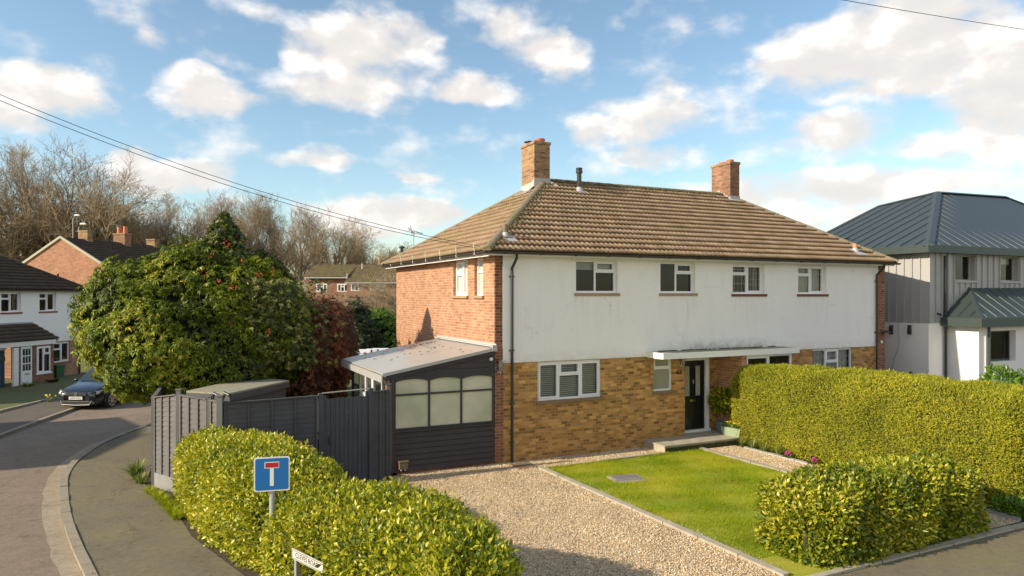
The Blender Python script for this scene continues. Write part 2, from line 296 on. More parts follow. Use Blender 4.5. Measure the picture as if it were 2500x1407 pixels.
def npmesh(name,V,F,mat,parent=None,rnd=None,uv=None,smooth=False):
    """V (n,3), F (m,k) arrays"""
    me=bpy.data.meshes.new(name); n=len(V); m,k=F.shape
    me.vertices.add(n); me.vertices.foreach_set('co',np.ascontiguousarray(V,dtype=np.float32).ravel())
    me.loops.add(m*k); me.loops.foreach_set('vertex_index',F.astype(np.int32).ravel())
    me.polygons.add(m); me.polygons.foreach_set('loop_start',np.arange(0,m*k,k,dtype=np.int32))
    try: me.polygons.foreach_set('loop_total',np.full(m,k,dtype=np.int32))
    except Exception: pass
    if smooth: me.polygons.foreach_set('use_smooth',np.ones(m,dtype=bool))
    me.update(calc_edges=True)
    if rnd is not None:
        a=me.attributes.new('rnd','FLOAT','POINT'); a.data.foreach_set('value',rnd.astype(np.float32))
    if uv is not None:
        l=me.uv_layers.new(name='UVMap'); l.data.foreach_set('uv',uv[F.ravel()].astype(np.float32).ravel())
    me.materials.append(M[mat]); o=bpy.data.objects.new(name,me); COL.objects.link(o)
    if parent is not None: o.parent=parent
    return o
def nrm(a): return a/np.maximum(np.linalg.norm(a,axis=1,keepdims=True),1e-9)
def leaves(name,P,A,N,L,Wd,mat,parent=None,fold=.25,droop=.15,rnd=None):
    """one mesh of real little leaves: P base points, A leaf axes, N leaf normals"""
    n=len(P); A=nrm(A); Sd=nrm(np.cross(A,N)); N=np.cross(Sd,A); L=np.broadcast_to(L,(n,))[:,None]; Wd=np.broadcast_to(Wd,(n,))[:,None]
    mid=P+A*L*.45; V=np.stack([P,mid-Sd*Wd*.5+N*Wd*fold,mid,mid+Sd*Wd*.5+N*Wd*fold,P+A*L-N*L*droop],1).reshape(-1,3)
    b=(np.arange(n)*5)[:,None]; F=np.concatenate([b+np.array([[0,2,1]]),b+np.array([[0,3,2]]),b+np.array([[1,2,4]]),b+np.array([[2,3,4]])],0)
    if rnd is None: rnd=rng.random(n)
    return npmesh(name,V,F,mat,parent,np.repeat(np.clip(rnd,0,1),5))
# ---------------------------------------------------------------- walls, windows
def wall(mb,a0,a1,c0,c1,ops=(),t=.12,b=0.0):
    """rectangular wall sheet with real openings and reveals of depth t"""
    xs=sorted({a0,a1,*[o[0] for o in ops],*[o[1] for o in ops]}); zs=sorted({c0,c1,*[o[2] for o in ops],*[o[3] for o in ops]})
    for i in range(len(xs)-1):
        for j in range(len(zs)-1):
            mx,mz=(xs[i]+xs[i+1])/2,(zs[j]+zs[j+1])/2
            if any(o[0]<mx<o[1] and o[2]<mz<o[3] for o in ops): continue
            mb.poly([(xs[i],b,zs[j]),(xs[i+1],b,zs[j]),(xs[i+1],b,zs[j+1]),(xs[i],b,zs[j+1])])
    for o in ops:
        x0,x1,z0,z1=o[:4]
        mb.poly([(x0,b,z0),(x0,b,z1),(x0,b-t,z1),(x0,b-t,z0)]); mb.poly([(x1,b,z1),(x1,b,z0),(x1,b-t,z0),(x1,b-t,z1)])
        if z0>c0: mb.poly([(x0,b,z0),(x0,b-t,z0),(x1,b-t,z0),(x1,b,z0)])
        mb.poly([(x0,b,z1),(x1,b,z1),(x1,b-t,z1),(x0,b-t,z1)])
def window(parent,bs,x0,x1,z0,z1,cols,b=-.08,fw=.055,frame='upvc',pane='glass',sill=None,inside=None,lead=False,arch=False,name='window'):
    """cols: list of (relative width, [relative heights bottom to top], [opening light flags])"""
    O,u,n=bs; f=MB(O,u,n); g=MB(O,u,n); sl=MB(O,u,n)
    d0,d1=b-.06,b; g_b=b-.035
    f.box(x0,x1,d0,d1,z1-fw,z1); f.box(x0,x1,d0,d1,z0,z0+fw)
    f.box(x0,x0+fw,d0,d1,z0+fw,z1-fw); f.box(x1-fw,x1,d0,d1,z0+fw,z1-fw)
    tot=sum(c[0] for c in cols); X=x0+fw; span=(x1-x0)-2*fw; mw=fw*.9
    for ci,(cw,hs,op) in enumerate(cols):
        xa=X; xb=X+span*cw/tot; X=xb
        if ci<len(cols)-1: f.box(xb-mw/2,xb+mw/2,d0,d1,z0+fw,z1-fw); xb_=xb-mw/2
        else: xb_=xb
        xa_=xa+(mw/2 if ci>0 else 0); zt=z0+fw; H=z1-z0-2*fw; th=sum(hs)
        for hi,h in enumerate(hs):
            za=zt; zb=zt+H*h/th; zt=zb
            if hi<len(hs)-1: f.box(xa_,xb_,d0,d1,zb-mw/2,zb+mw/2); zb_=zb-mw/2
            else: zb_=zb
            za_=za+(mw/2 if hi>0 else 0); px0,px1,pz0,pz1=xa_,xb_,za_,zb_
            if op[hi]:
                w=.042; e=d1+.014
                f.box(px0,px1,d0+.01,e,pz0,pz0+w); f.box(px0,px1,d0+.01,e,pz1-w,pz1); f.box(px0,px0+w,d0+.01,e,pz0+w,pz1-w); f.box(px1-w,px1,d0+.01,e,pz0+w,pz1-w)
                px0+=w;px1-=w;pz0+=w;pz1-=w
            g.poly([(px0,g_b,pz0),(px1,g_b,pz0),(px1,g_b,pz1),(px0,g_b,pz1)])
            if arch:
                if arch=='all' or hi==len(hs)-1:
                    k=9; pts=[(px0,pz1)]+[(px0+(px1-px0)*i/k,pz1-.055*(abs(2*i/k-1)**2.2)-.008) for i in range(k+1)]+[(px1,pz1)]
                    f.extrude([(p[0],g_b+.004,p[1]+.0) for p in pts],(0,.045,0))
            if lead:
                for i in range(1,4):
                    x=px0+(px1-px0)*i/4; sl.box(x-.004,x+.004,g_b+.002,g_b+.006,pz0,pz1)
                nn=max(2,int((pz1-pz0)/.17))
                for i in range(1,nn):
                    z=pz0+(pz1-pz0)*i/nn; sl.box(px0,px1,g_b+.0065,g_b+.0095,z-.004,z+.004)
    fo=f.obj(name,frame,parent); g.obj('pane',pane,fo)
    if lead: sl.obj('lead_bar','lead',fo)
    if sill:
        s2=MB(O,u,n); s2.box(x0-.05,x1+.07,b-.02,.07,z0-.075,z0-.003); s2.obj('sill',sill,fo,bevel=.008)
    if pane=='glass':
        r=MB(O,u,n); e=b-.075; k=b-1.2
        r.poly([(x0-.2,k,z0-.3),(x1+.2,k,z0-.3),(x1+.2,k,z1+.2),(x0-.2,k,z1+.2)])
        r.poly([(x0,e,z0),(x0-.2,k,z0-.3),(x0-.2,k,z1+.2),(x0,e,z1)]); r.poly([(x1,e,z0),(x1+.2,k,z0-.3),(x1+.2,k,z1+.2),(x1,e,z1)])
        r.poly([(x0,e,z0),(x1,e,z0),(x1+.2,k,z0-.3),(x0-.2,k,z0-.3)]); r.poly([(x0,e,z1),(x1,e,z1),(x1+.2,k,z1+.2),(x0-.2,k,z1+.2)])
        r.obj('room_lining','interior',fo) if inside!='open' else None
        if inside=='blind':
            q=MB(O,u,n); z=z0+.06
            while z<z1-.05: q.extrude([(x0+.05,b-.10,z),(x1-.05,b-.10,z),(x1-.05,b-.125,z+.034),(x0+.05,b-.125,z+.034)],(0,0,.003)); z+=.052
            q.obj('venetian_blind','blind',fo)
        elif inside in('curtain','net'):
            q=MB(O,u,n); w=(x1-x0)
            rngs=[(x0+.03,x0+w*.22),(x1-w*.2,x1-.03)] if inside=='curtain' else [(x0+.03,x1-.03)]
            for xa,xb in rngs:
                k=max(6,int((xb-xa)/.03)); 
                for i in range(k):
                    p0=xa+(xb-xa)*i/k; p1=xa+(xb-xa)*(i+1)/k; o0=.03*math.sin(i*1.7); o1=.03*math.sin((i+1)*1.7)
                    q.poly([(p0,b-.16+o0,z0+.02),(p1,b-.16+o1,z0+.02),(p1,b-.16+o1,z1-.02),(p0,b-.16+o0,z1-.02)])
            q.obj('curtain','curtain' if inside=='curtain' else 'blind',fo)
        elif inside=='roller':
            q=MB(O,u,n); q.box(x0+.06,x1-.06,b-.14,b-.13,z1-.26,z1-.03); q.obj('roller_blind','blind',fo)
    return fo
# ---------------------------------------------------------------- roof tiles
def tiles(name,O,ud,vd,nd,length,xl,xr,mat,parent=None,g=.33,per=.15,amp=.02,butt=.055,spr=6,jit=.004):
    """courses of interlocking tiles: O eave start, ud along eave, vd up the slope, nd normal; xl(v), xr(v) clip lines"""
    O=np.array(O,float);ud=np.array(ud,float);vd=np.array(vd,float);nd=np.array(nd,float)
    Vs=[];Fs=[];UV=[];base=0; rr=np.random.default_rng(3); k=0; v=0.0
    lo=min(xl(0),xl(length)); hi=max(xr(0),xr(length)); U=np.arange(lo,hi+per/spr,per/spr)
    ph=(U%per)/per; prof=amp*np.sqrt(np.clip(1-(2*np.clip(ph/.72,0,1)-1)**2,0,1))
    while v<length-.02:
        v1=min(v+g+.03,length); tj=rr.uniform(-jit,jit,int((hi-lo)/.3)+3)[((U-lo)/.3).astype(int)]
        rows=[(v+tj+.05,0.0*U,U),(v+tj,butt+prof+np.abs(tj),U),(np.full_like(U,v1),prof*.9+.002,U)]
        X=[]
        for (vv,h,u) in rows:
            vv=np.broadcast_to(vv,u.shape); l=np.array([xl(max(0,q)) for q in vv[[0,-1]]]).mean(); r_=np.array([xr(max(0,q)) for q in vv[[0,-1]]]).mean()
            uu=np.clip(u,l,r_); X.append((O+uu[:,None]*ud+vv[:,None]*vd+h[:,None]*nd,uu,vv))
        n=len(U)
        for p,uu,vv in X: Vs.append(p); UV.append(np.stack([uu+k*.15,np.full(n,v+.1)],1))
        i=np.arange(n-1)
        wid=np.maximum(np.abs(np.diff(X[1][1])),np.abs(np.diff(X[2][1])))>1e-6
        for r0 in (0,1):
            a=base+r0*n+i; F=np.stack([a,a+1,a+1+n,a+n],1)[wid]; Fs.append(F)
        base+=3*n; v+=g; k+=1
    return npmesh(name,np.concatenate(Vs),np.concatenate(Fs),mat,parent,uv=np.concatenate(UV))
def ridge(mb,p0,p1,r=.11,seg=.42,lift=.02):
    p0=Vector(p0);p1=Vector(p1);d=p1-p0;L=d.length;d.normalize();s=d.cross(Vector((0,0,1))).normalized();up=s.cross(d).normalized()
    k=int(L/seg)+1; m=8
    for i in range(k):
        a=p0+d*(L*i/k); b=p0+d*(L*(i+1)/k+.02); i0=len(mb.v)
        for q,rr,lf in ((a,r*1.08,lift),(b,r*.96,lift)):
            for j in range(m+1):
                t=PI*(j/m)*1.1-PI*.05; mb.v.append(tuple(q+s*math.cos(t)*rr+up*(math.sin(t)*rr*.75+lf-.03)))
        for j in range(m): mb.f.append((i0+j,i0+j+1,i0+m+2+j,i0+m+1+j))
        mb.f.append(tuple(i0+j for j in range(m+1)))
def hip_roof(parent,x0,x1,y0,y1,ze,xa,xb,yr,zr,mat_f,mat_s,amp=.034,mossy=False,gable_right=False,g=.33,per=.15):
    """x0..x1,y0..y1 eave rectangle, ridge from xa to xb at yr"""
    Lf=math.hypot(yr-y0,zr-ze); vf=((0),(yr-y0)/Lf,(zr-ze)/Lf); nf=(0,-vf[2],vf[1])
    o1=tiles('roof_slope',(0,y0,ze),(1,0,0),vf,nf,Lf,lambda v:x0+(xa-x0)*v/Lf,lambda v:x1+(xb-x1)*v/Lf,mat_f,parent,g=g,per=per,amp=amp)
    Ll=math.hypot(xa-x0,zr-ze); vl=((xa-x0)/Ll,0,(zr-ze)/Ll); nl=(-vl[2],0,vl[0])
    # left slope: u runs from back to front
    tiles('hip_slope',(x0,0,ze),(0,-1,0),vl,nl,Ll,lambda v:-(y1+(yr-y1)*v/Ll),lambda v:-(y0+(yr-y0)*v/Ll),mat_s,parent,g=g,per=per,amp=amp)
    b=MB()
    b.v+= [(x1,y1,ze),(x0,y1,ze),(xa,yr,zr),(xb,yr,zr),(x1,y0,ze)]; b.f+=[(0,1,2,3),(4,0,3)]
    b.obj('rear_roof',mat_s,parent)
    r=MB(); ridge(r,(x0,y0,ze+.03),(xa,yr,zr+.02)); ridge(r,(xa,yr,zr+.02),(xb,yr,zr+.02)); ridge(r,(x1,y0,ze+.03),(xb,yr,zr+.02)); ridge(r,(x0,y1,ze+.03),(xa,yr,zr+.02))
    r.obj('ridge_tiles','ridge_tile' if mossy else mat_f,parent,smooth=False)
    return o1
def text(name,s,size,mat,parent,loc,u,n,ext=.003,sx=1,font_shear=0):
    cu=bpy.data.curves.new(name,'FONT'); cu.body=s; cu.size=size; cu.extrude=ext; cu.align_x='CENTER'; cu.align_y='CENTER'
    tmp=bpy.data.objects.new('tmp',cu); COL.objects.link(tmp); dg=bpy.context.evaluated_depsgraph_get(); dg.update()
    me=bpy.data.meshes.new_from_object(tmp.evaluated_get(dg)); bpy.data.objects.remove(tmp); me.name=name
    me.materials.clear(); me.materials.append(M[mat]); o=bpy.data.objects.new(name,me); COL.objects.link(o)
    u=Vector(u).normalized(); n=Vector(n).normalized(); w=n.cross(u)
    mt=Matrix((( u.x*sx,w.x,n.x,loc[0]),(u.y*sx,w.y,n.y,loc[1]),(u.z*sx,w.z,n.z,loc[2]),(0,0,0,1)))
    me.transform(mt)
    if parent is not None: o.parent=parent
    return o
FRONT=((0,0,0),(1,0,0),(0,-1,0)); LEFT=((0,0,0),(0,-1,0),(-1,0,0))
#==================================================================== MAIN HOUSE
H=empty('semi_detached_house',(0,0,0),0,'white rendered and brick semi-detached house with brown tiled hip roof in the centre','house')
# front upper render (3 cm proud), openings
UW=[(2.32,3.62,4.24,5.12),(5.05,6.28,4.24,5.12),(7.68,8.95,4.22,5.12),(10.34,11.58,4.22,5.12)]
mb=MB(); wall(mb,.21,14.02,2.50,5.235,UW,.13,.03); mb.box(.21,14.02,-.02,.028,2.485,2.4995); mb.poly([(.21,.03,2.5),(.21,.03,5.235),(.21,-.03,5.235),(.21,-.03,2.5)]); mb.poly([(14.02,.03,2.5),(14.02,-.03,2.5),(14.02,-.03,5.235),(14.02,.03,5.235)])
mb.obj('rendered_wall','render_white',H)
# lower brick
LW=[(1.20,3.12,1.47,2.47),(4.84,5.50,1.50,2.47),(11.0,12.82,1.35,2.47)]
mb=MB(); wall(mb,.23,5.93,-.25,2.4995,LW[:2],.12); mb.poly([(5.93,0,-.25),(5.93,-.3,-.25),(5.93,-.3,2.4995),(5.93,0,2.4995)])
mb.obj('brick_wall','brick_tan',H); mb=MB(); wall(mb,7.04,7.42,-.25,2.4995,(),.1,-.3); mb.obj('brick_wall','brick_tan',H); mb=MB(); wall(mb,9.45,14.02,-.25,2.4995,LW[2:],.12); mb.obj('brick_wall','brick_tan',H)
mb=MB(); mb.box(0,.2299,-.6,0.012,-.25,5.235); mb.obj('corner_pier','brick_pier',H); mb=MB(); mb.box(14.0205,14.38,-.6,.012,-.25,5.235); mb.obj('corner_pier','brick_pier',H)
# porch side wall and infill
mb=MB(); mb.box(7.42,7.60,-.3,.68,-.25,2.48); mb.box(7.6,9.44,.45,.6,-.25,.95); mb.obj('porch_wall','brick_red',H)
# gable side wall
SW=[(-2.86,-1.78,4.17,5.16),(-1.30,-.72,4.17,5.16)]
mb=MB((-.004,0,0),(0,-1,0),(-1,0,0)); wall(mb,-8.55,-.02,-.25,5.235,SW,.13); mb.obj('gable_wall','brick_red',H)
mb=MB(); mb.poly([(0.1,-8.55,-.2),(14.38,-8.55,-.2),(14.38,-8.55,5.235),(0.1,-8.55,5.235)]); mb.poly([(14.36,-.6,-.2),(14.36,-8.55,-.2),(14.36,-8.55,5.235),(14.36,-.6,5.235)]); mb.obj('rear_wall','brick_red',H)
# windows
two=lambda tall_left: [(1,[1],[0]),(1,[2.0,1.0],[0,1])] if tall_left else [(1,[2.0,1.0],[0,1]),(1,[1],[1])]
window(H,FRONT,*UW[0],two(True),sill='sill_wood',inside='roller'); window(H,FRONT,*UW[1],two(True),sill='sill_wood')
window(H,FRONT,*UW[2],two(False),sill='red_sill',lead=True,inside='curtain'); window(H,FRONT,*UW[3],two(False),sill='red_sill',lead=True,inside='net')
window(H,FRONT,*LW[0],[(1,[1],[1]),(1.08,[1.9,1],[0,1]),(1,[1],[1])],sill='stone_sill',inside='blind',b=-.05)
window(H,FRONT,*LW[1],[(1,[2,1],[0,1])],sill='stone_sill',pane='obscure',b=-.07)
window(H,FRONT,*LW[2],[(1,[1],[0]),(1,[1.7,1],[0,1]),(1,[1],[0])],sill='stone_sill',lead=True,inside='net',b=-.05)
window(H,LEFT,*SW[0],[(1.25,[1.8,1],[1,1]),(1,[1],[0])],sill='sill_wood',pane='obscure_pale')
window(H,LEFT,*SW[1],[(1,[1.8,1],[0,0])],sill='sill_wood',pane='obscure_pale')
window(H,((0,-.54,0),(1,0,0),(0,-1,0)),7.6,9.44,.95,2.46,[(1,[1],[1]),(1,[1],[0])],b=0.06,fw=.07,name='porch_window',inside=None)
# front door
D=MB(); D.box(6.0,6.90,-.345,-.30,.27,2.28); 
do=D.obj('front_door','door_black',H)
q=MB()
for xa in (6.17,6.56): 
    for za,zb in ((1.25,2.12),(.42,.95)): q.box(xa-.02,xa+.19,-.30,-.288,za-.02,za); q.box(xa-.02,xa+.19,-.30,-.288,zb,zb+.02); q.box(xa-.02,xa,-.30,-.288,za,zb); q.box(xa+.17,xa+.19,-.30,-.288,za,zb)
q.obj('door_moulding','door_black',do)
q=MB()
for xa in (6.17,6.56): q.box(xa,xa+.17,-.299,-.294,1.25,2.12)
q.obj('door_glass','obscure',do)
q=MB()
for xa in (6.255,6.645):
    for k in range(3):
        zc=1.4+.27*k; pts=[(xa+.05*math.sin(t)*(1 if k%2 else 1),-.29,zc+.14*math.cos(t)) for t in np.linspace(0,2*PI,14)]; q.tube(pts,.006,5)
q.obj('leaded_pattern','lead',do)
q=MB(); q.box(6.36,6.56,-.30,-.28,1.08,1.15); q.tube([(6.08,-.28,1.27),(6.08,-.24,1.27),(6.19,-.24,1.27)],.011,8); q.box(6.06,6.10,-.30,-.285,1.18,1.36); q.tube([(6.46,-.285,1.72),(6.44,-.27,1.66),(6.46,-.265,1.60),(6.48,-.27,1.66),(6.46,-.285,1.72)],.012,6); q.obj('door_furniture','chrome',do)
q=MB(); q.box(6.9,7.04,-.36,-.25,.2,2.36); q.box(5.93,6.0,-.36,-.27,.2,2.36); q.box(6.0,6.9,-.36,-.27,2.28,2.36); q.box(5.95,7.06,-.4,-.2,.2,.27); q.obj('door_frame','upvc',do)
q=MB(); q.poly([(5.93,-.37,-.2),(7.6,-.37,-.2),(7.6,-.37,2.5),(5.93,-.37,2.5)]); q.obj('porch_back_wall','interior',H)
text('house_number','63',.2,'ink',H,(5.72,-.012,2.0),(1,0,0),(0,-1,0),.006)
# canopy
q=MB(); q.box(4.62,9.55,.0305,.74,2.485,2.60); q.box(4.58,9.59,.74,.765,2.465,2.625); q.box(4.58,4.62,.031,.74,2.465,2.625); q.box(9.55,9.59,.031,.74,2.465,2.625); cano=q.obj('canopy','white_paint',H)
q=MB(); q.box(4.63,9.54,.032,.73,2.601,2.615); q.obj('canopy_felt','felt',cano)
q=MB()
for k in range(60):
    x=random.uniform(4.9,9.3); q.blob((x,-.04-random.random()*.05,2.62),(random.uniform(.04,.12),.03,.02),k)
q.obj('canopy_moss','moss_dark',cano)
# eaves: soffit, fascia, gutters, pipes
q=MB(); q.box(-.30,14.46,.0,.34,5.235,5.25); q.box(-.3,14.46,.29,.31,5.15,5.2345); q.obj('soffit','white_paint',H)
q=MB(); q.basis(*LEFT); q.box(-8.85,.28,.0,.30,5.2355,5.255); q.box(-8.87,.3,.28,.305,5.13,5.232); q.obj('fascia','white_paint',H)
q=MB()
def gutter(mb,p0,p1,r=.058):
    p0=Vector(p0);p1=Vector(p1);d=(p1-p0).normalized();s=d.cross(Vector((0,0,1)));m=8
    for (ra,fl) in ((r,1),(r-.008,-1)):
        i0=len(mb.v)
        for p in (p0,p1):
            for j in range(m+1):
                t=PI+PI*j/m; mb.v.append(tuple(p+s*math.cos(t)*ra+Vector((0,0,1))*math.sin(t)*ra))
        for j in range(m): mb.f.append((i0+j,i0+j+1,i0+m+2+j,i0+m+1+j))
gutter(q,(-.42,-.385,5.25),(14.60,-.385,5.25))
for k in range(15): q.box(.1+k*1.0,.14+k*1.0,.31,.45,5.185,5.20)
q.obj('gutter','dark_gutter',H)
q=MB(); gutter(q,(-.385,-.40,5.25),(-.385,8.95,5.25)); 
q.obj('side_gutter','dark_gutter',H)
for k in range(7):
    q=MB(); y=.25+k*1.25; q.tube([(-.45,-y,5.25),(-.45,-y,5.19),(-.38,-y,5.18)],.012,5); 
    if k<6: q.tube([(-.44,-y,5.27),(-.47,-y,5.46)],.008,5)
    q.obj('gutter_bracket','white_paint',H)
def downpipe(parent,x,b0,ztop,zbot,mat='black_plastic',r=.036,off=.35):
    q=MB(); q.tube([(x,off,ztop),(x,off,ztop-.10),(x-.0,b0+.05,ztop-.34),(x,b0+.05,ztop-.42),(x,b0+.05,zbot)],r,10)
    for z in (ztop-.55,(ztop+zbot)/2+.2,zbot+.5): q.box(x-.07,x+.07,b0,b0+.045,z-.015,z+.015); q.tube([(x,b0+.05,z-.03),(x,b0+.05,z+.03)],r+.007,10)
    return q.obj('downpipe',mat,parent,smooth=False)
downpipe(H,.44,.03,5.2,.0); downpipe(H,13.90,.03,5.2,.3)
# roof
hip_roof(H,-.40,14.50,-.40,8.95,5.25,3.72,11.3,4.27,7.90,'tile_main','tile_side',mossy=True)
# moss along the hip and odd cushions
q=MB(); hp0=Vector((-.40,-.40,5.3)); hp1=Vector((3.72,4.27,7.93))
for k in range(420):
    t=random.random()**.9; p=hp0.lerp(hp1,t); sp=.07+random.random()**1.8*.30; w=random.uniform(.012,.034)
    q.blob((p.x+sp,p.y-sp*.1,p.z+.02-sp*.05),(w*1.3,w,w*.8),k)
for k in range(260):
    t=random.random(); x=3.8+t*7.4; dy=abs(random.gauss(0,.12)); q.blob((x,4.2-dy,7.96-dy*.57),(random.uniform(.015,.04),.02,.014),k+1000)
q.obj('moss','moss',H)
q=MB()
for k in range(900):
    v=random.random(); x=random.uniform(-.3,14.3); y=-.35+4.6*(int(random.random()*16)/16+.01); f=(y+.4)/4.67
    if x<-.4+4.12*f+.1 or x>14.5-3.2*f-.1: continue
    q.blob((x,y,5.29+2.65*f),(random.uniform(.015,.055),.02,.014),k+3000)
for k in range(1400):
    y=random.uniform(-.2,8.7); f=random.random(); x=-.4+4.12*(int(f*14)/14+.005); f=(x+.4)/4.12
    if y<-.4+4.67*f or y>8.95-4.68*f: continue
    q.blob((x,y,5.30+2.65*f),(.03,random.uniform(.02,.07),.016),k+5000)
q.obj('moss_cushions','moss_dark',H)
# chimneys
def chimney(parent,x0,x1,y0,y1,z0,z1,mat,pots,flash='lead'):
    q=MB(); q.box(x0,x1,-y1,-y0,z0,z1-.001); c=q.obj('chimney',mat,parent)
    q=MB(); q.box(x0-.035,x1+.035,-y1-.035,-y0+.035,z1,z1+.10); q.obj('chimney_cap','brick_chimney',c,bevel=.02)
    q=MB()
    for (px,py,r,hh) in pots: q.lathe((px,-py,z1+.09),[(r*1.05,0),(r,.05),(r*.93,hh-.06),(r*1.12,hh-.055),(r*1.12,hh),(r*.8,hh),(r*.75,.02)],16)
    q.obj('chimney_pot','terracotta',c,smooth=False)
    return c
c=chimney(H,3.16,3.72,3.95,4.85,7.2,9.0,'brick_chimney',[(3.52,4.25,.15,.15)])
q=MB(); q.tube([(3.28,-4.62,9.1),(3.3,-4.62,9.2)],.02,6); q.lathe((3.28,-4.55,9.17),[(.17,0),(.17,.015),(.05,.05)],14); q.obj('chimney_cowl','black_plastic',c)
q=MB(); q.box(3.15,3.735,-3.95,-3.935,7.60,7.92); q.extrude([(3.735,-3.93,7.85),(3.735,-3.93,7.62),(3.95,-3.80,7.70)],(0,-.02,0)); q.extrude([(3.15,-3.94,7.65),(3.15,-4.86,7.55),(3.15,-4.86,7.75),(3.15,-3.94,7.82)],(-.012,0,0)); q.extrude([(3.148,-3.94,7.66),(3.148,-4.86,7.56),(2.86,-4.86,7.42),(2.86,-3.94,7.42)],(0,0,.01)); q.obj('flashing','lead_white',c)
c=chimney(H,11.14,11.58,3.80,4.78,7.2,8.98,'brick_chimney_red',[(11.36,4.05,.12,.11),(11.36,4.45,.12,.09)])
q=MB(); q.box(11.13,11.60,-3.80,-3.785,7.55,7.82)
for k in range(5): q.box(11.125,11.14,-3.80-.13*(k+1),-3.80-.13*k,7.58+.0*k,7.78+.075*k)
q.extrude([(11.05,-3.60,7.62),(11.68,-3.60,7.56),(11.68,-3.80,7.68),(11.05,-3.80,7.72)],(0,0,.015)); q.obj('flashing','lead_white',c)
# vent pipes
def vent(x,y,z,hh,r,mat,label):
    q=MB(); q.tube([(x,-y,z),(x,-y,z+hh)],r,12)
    if hh>.5: q.lathe((x,-y,z+hh-.16),[(r,0),(r*1.45,.01),(r*1.45,.10),(r*1.15,.105),(r*1.15,.13),(r*1.5,.135),(r*1.3,.18),(.01,.2)],14)
    v=q.obj('vent_pipe',mat,H,smooth=False,label=label)
    q=MB(); q.lathe((x,-y,z),[(r*1.9,-.04),(r*1.5,.05),(r*1.05,.12)],14); q.extrude([(x-.16,-y-.10,z+.085),(x+.16,-y-.10,z+.085),(x+.24,-y+.30,z-.135),(x-.12,-y+.30,z-.135)],(0,0,.012)); q.obj('vent_flashing','lead',v)
vent(4.62,3.62,7.55,.72,.075,'black_plastic','tall black flue pipe with ribbed cowl')
vent(.42,.28,5.66,.32,.06,'stone_sill','short brown vent stub near the left hip'); vent(13.2,.20,5.63,.26,.07,'terracotta_pale','orange clay vent stub at the right end of the roof')
# wall lamps
def wall_lamp(parent,x,b,z,s=1):
    q=MB(); q.box(x-.045,x+.045,b,b+.015,z-.14*s,z+.02); q.tube([(x,b+.01,z-.11*s),(x,b+.08,z-.16*s),(x,b+.10,z-.10*s)],.011,8); q.lathe((x,b+.10,z+.10*s),[(.10*s,0),(.09*s,.012),(.02,.045)],16); 
    l=q.obj('wall_lamp','chrome',parent); q=MB(); q.lathe((x,b+.10,z-.10*s),[(.045*s,0),(.05*s,.1*s),(.045*s,.2*s)],14); q.obj('lamp_glass','lamp_glass',l)
    return l
wall_lamp(H,.11,.012,2.42,1.25); wall_lamp(H,5.80,.0,2.28,.95)
q=MB(); q.tube([(14.3,.0,2.9),(14.3,.15,3.0)],.02,6); q.extrude([(14.12,.05,2.98),(14.42,.05,2.98),(14.42,.22,2.93),(14.12,.22,2.93)],(0,0,.02)); q.obj('floodlight','black_plastic',H)
q=MB(); q.tube([(14.2,.01,2.62),(14.2,.04,2.62)],.05,12); q.obj('alarm_disc','white_paint',H)
# thin cable on render
q=MB(); q.tube([(5.3,.036,4.12),(5.9,.036,4.08),(6.0,.036,4.0),(6.02,.036,3.5),(5.85,.036,3.1),(5.8,.036,2.75),(5.0,.036,2.66)],.004,4); q.obj('cable','white_paint',H)
# TV aerial behind the roof
q=MB(); 
#==================================================================== CONSERVATORY
K=empty('lean_to_conservatory',(0,0,0),0,'dark timber lean-to conservatory with frosted windows and pale sloping roof against the brick gable','conservatory')
KX=-2.60
q=MB(); q.box(KX-.02,-.008,-.11,.0,-.25,.05); q.basis((KX,0,0),(0,-1,0),(-1,0,0)); q.box(-4.15,-.0,-.1,.018,-.25,.05); q.obj('plinth','brick_pier',K)
q=MB()
for k in range(7): z=.058+k*.132; q.extrude([(KX,.004,z),(KX,.034,z),(KX,.012,z+.113),(KX,.004,z+.113)],(2.585,0,0))
q.box(KX,-.015,-.02,.002,.055,.98)
q.obj('cladding','clad_wood',K)
# front frame & panes
window(K,FRONT,KX+.02,-.02,1.02,2.27,[(1,[2.1,1],[0,0]),(1,[2.1,1],[0,0]),(1,[2.1,1],[0,0])],b=.02,fw=.05,frame='frame_dark',pane='frosted',arch=True)
q=MB(); q.box(KX-.03,-.01,-.03,.075,.985,1.018); q.box(KX-.045,KX+.015,-.05,.045,.05,2.3); q.obj('frame_rail','frame_dark',K)
# gable triangle cladding
q=MB(); 
for k,(za,zb) in enumerate(((2.272,2.40),(2.405,2.53),(2.535,2.66),(2.665,2.80))):
    xa=KX+max(0,(za-2.33)/.19); xb=KX+max(0,(zb-2.33)/.19)
    q.extrude([(min(xa,-.1),.0,za),(-.01,.0,za),(-.01,.0,zb),(min(xb,-.1),.0,zb)],(0,.022,0))
q.extrude([(KX-.18,.045,2.22),(-.01,.045,2.73),(-.01,.045,2.83),(KX-.18,.045,2.34)],(0,.03,0)); q.obj('gable_board','clad_wood',K)
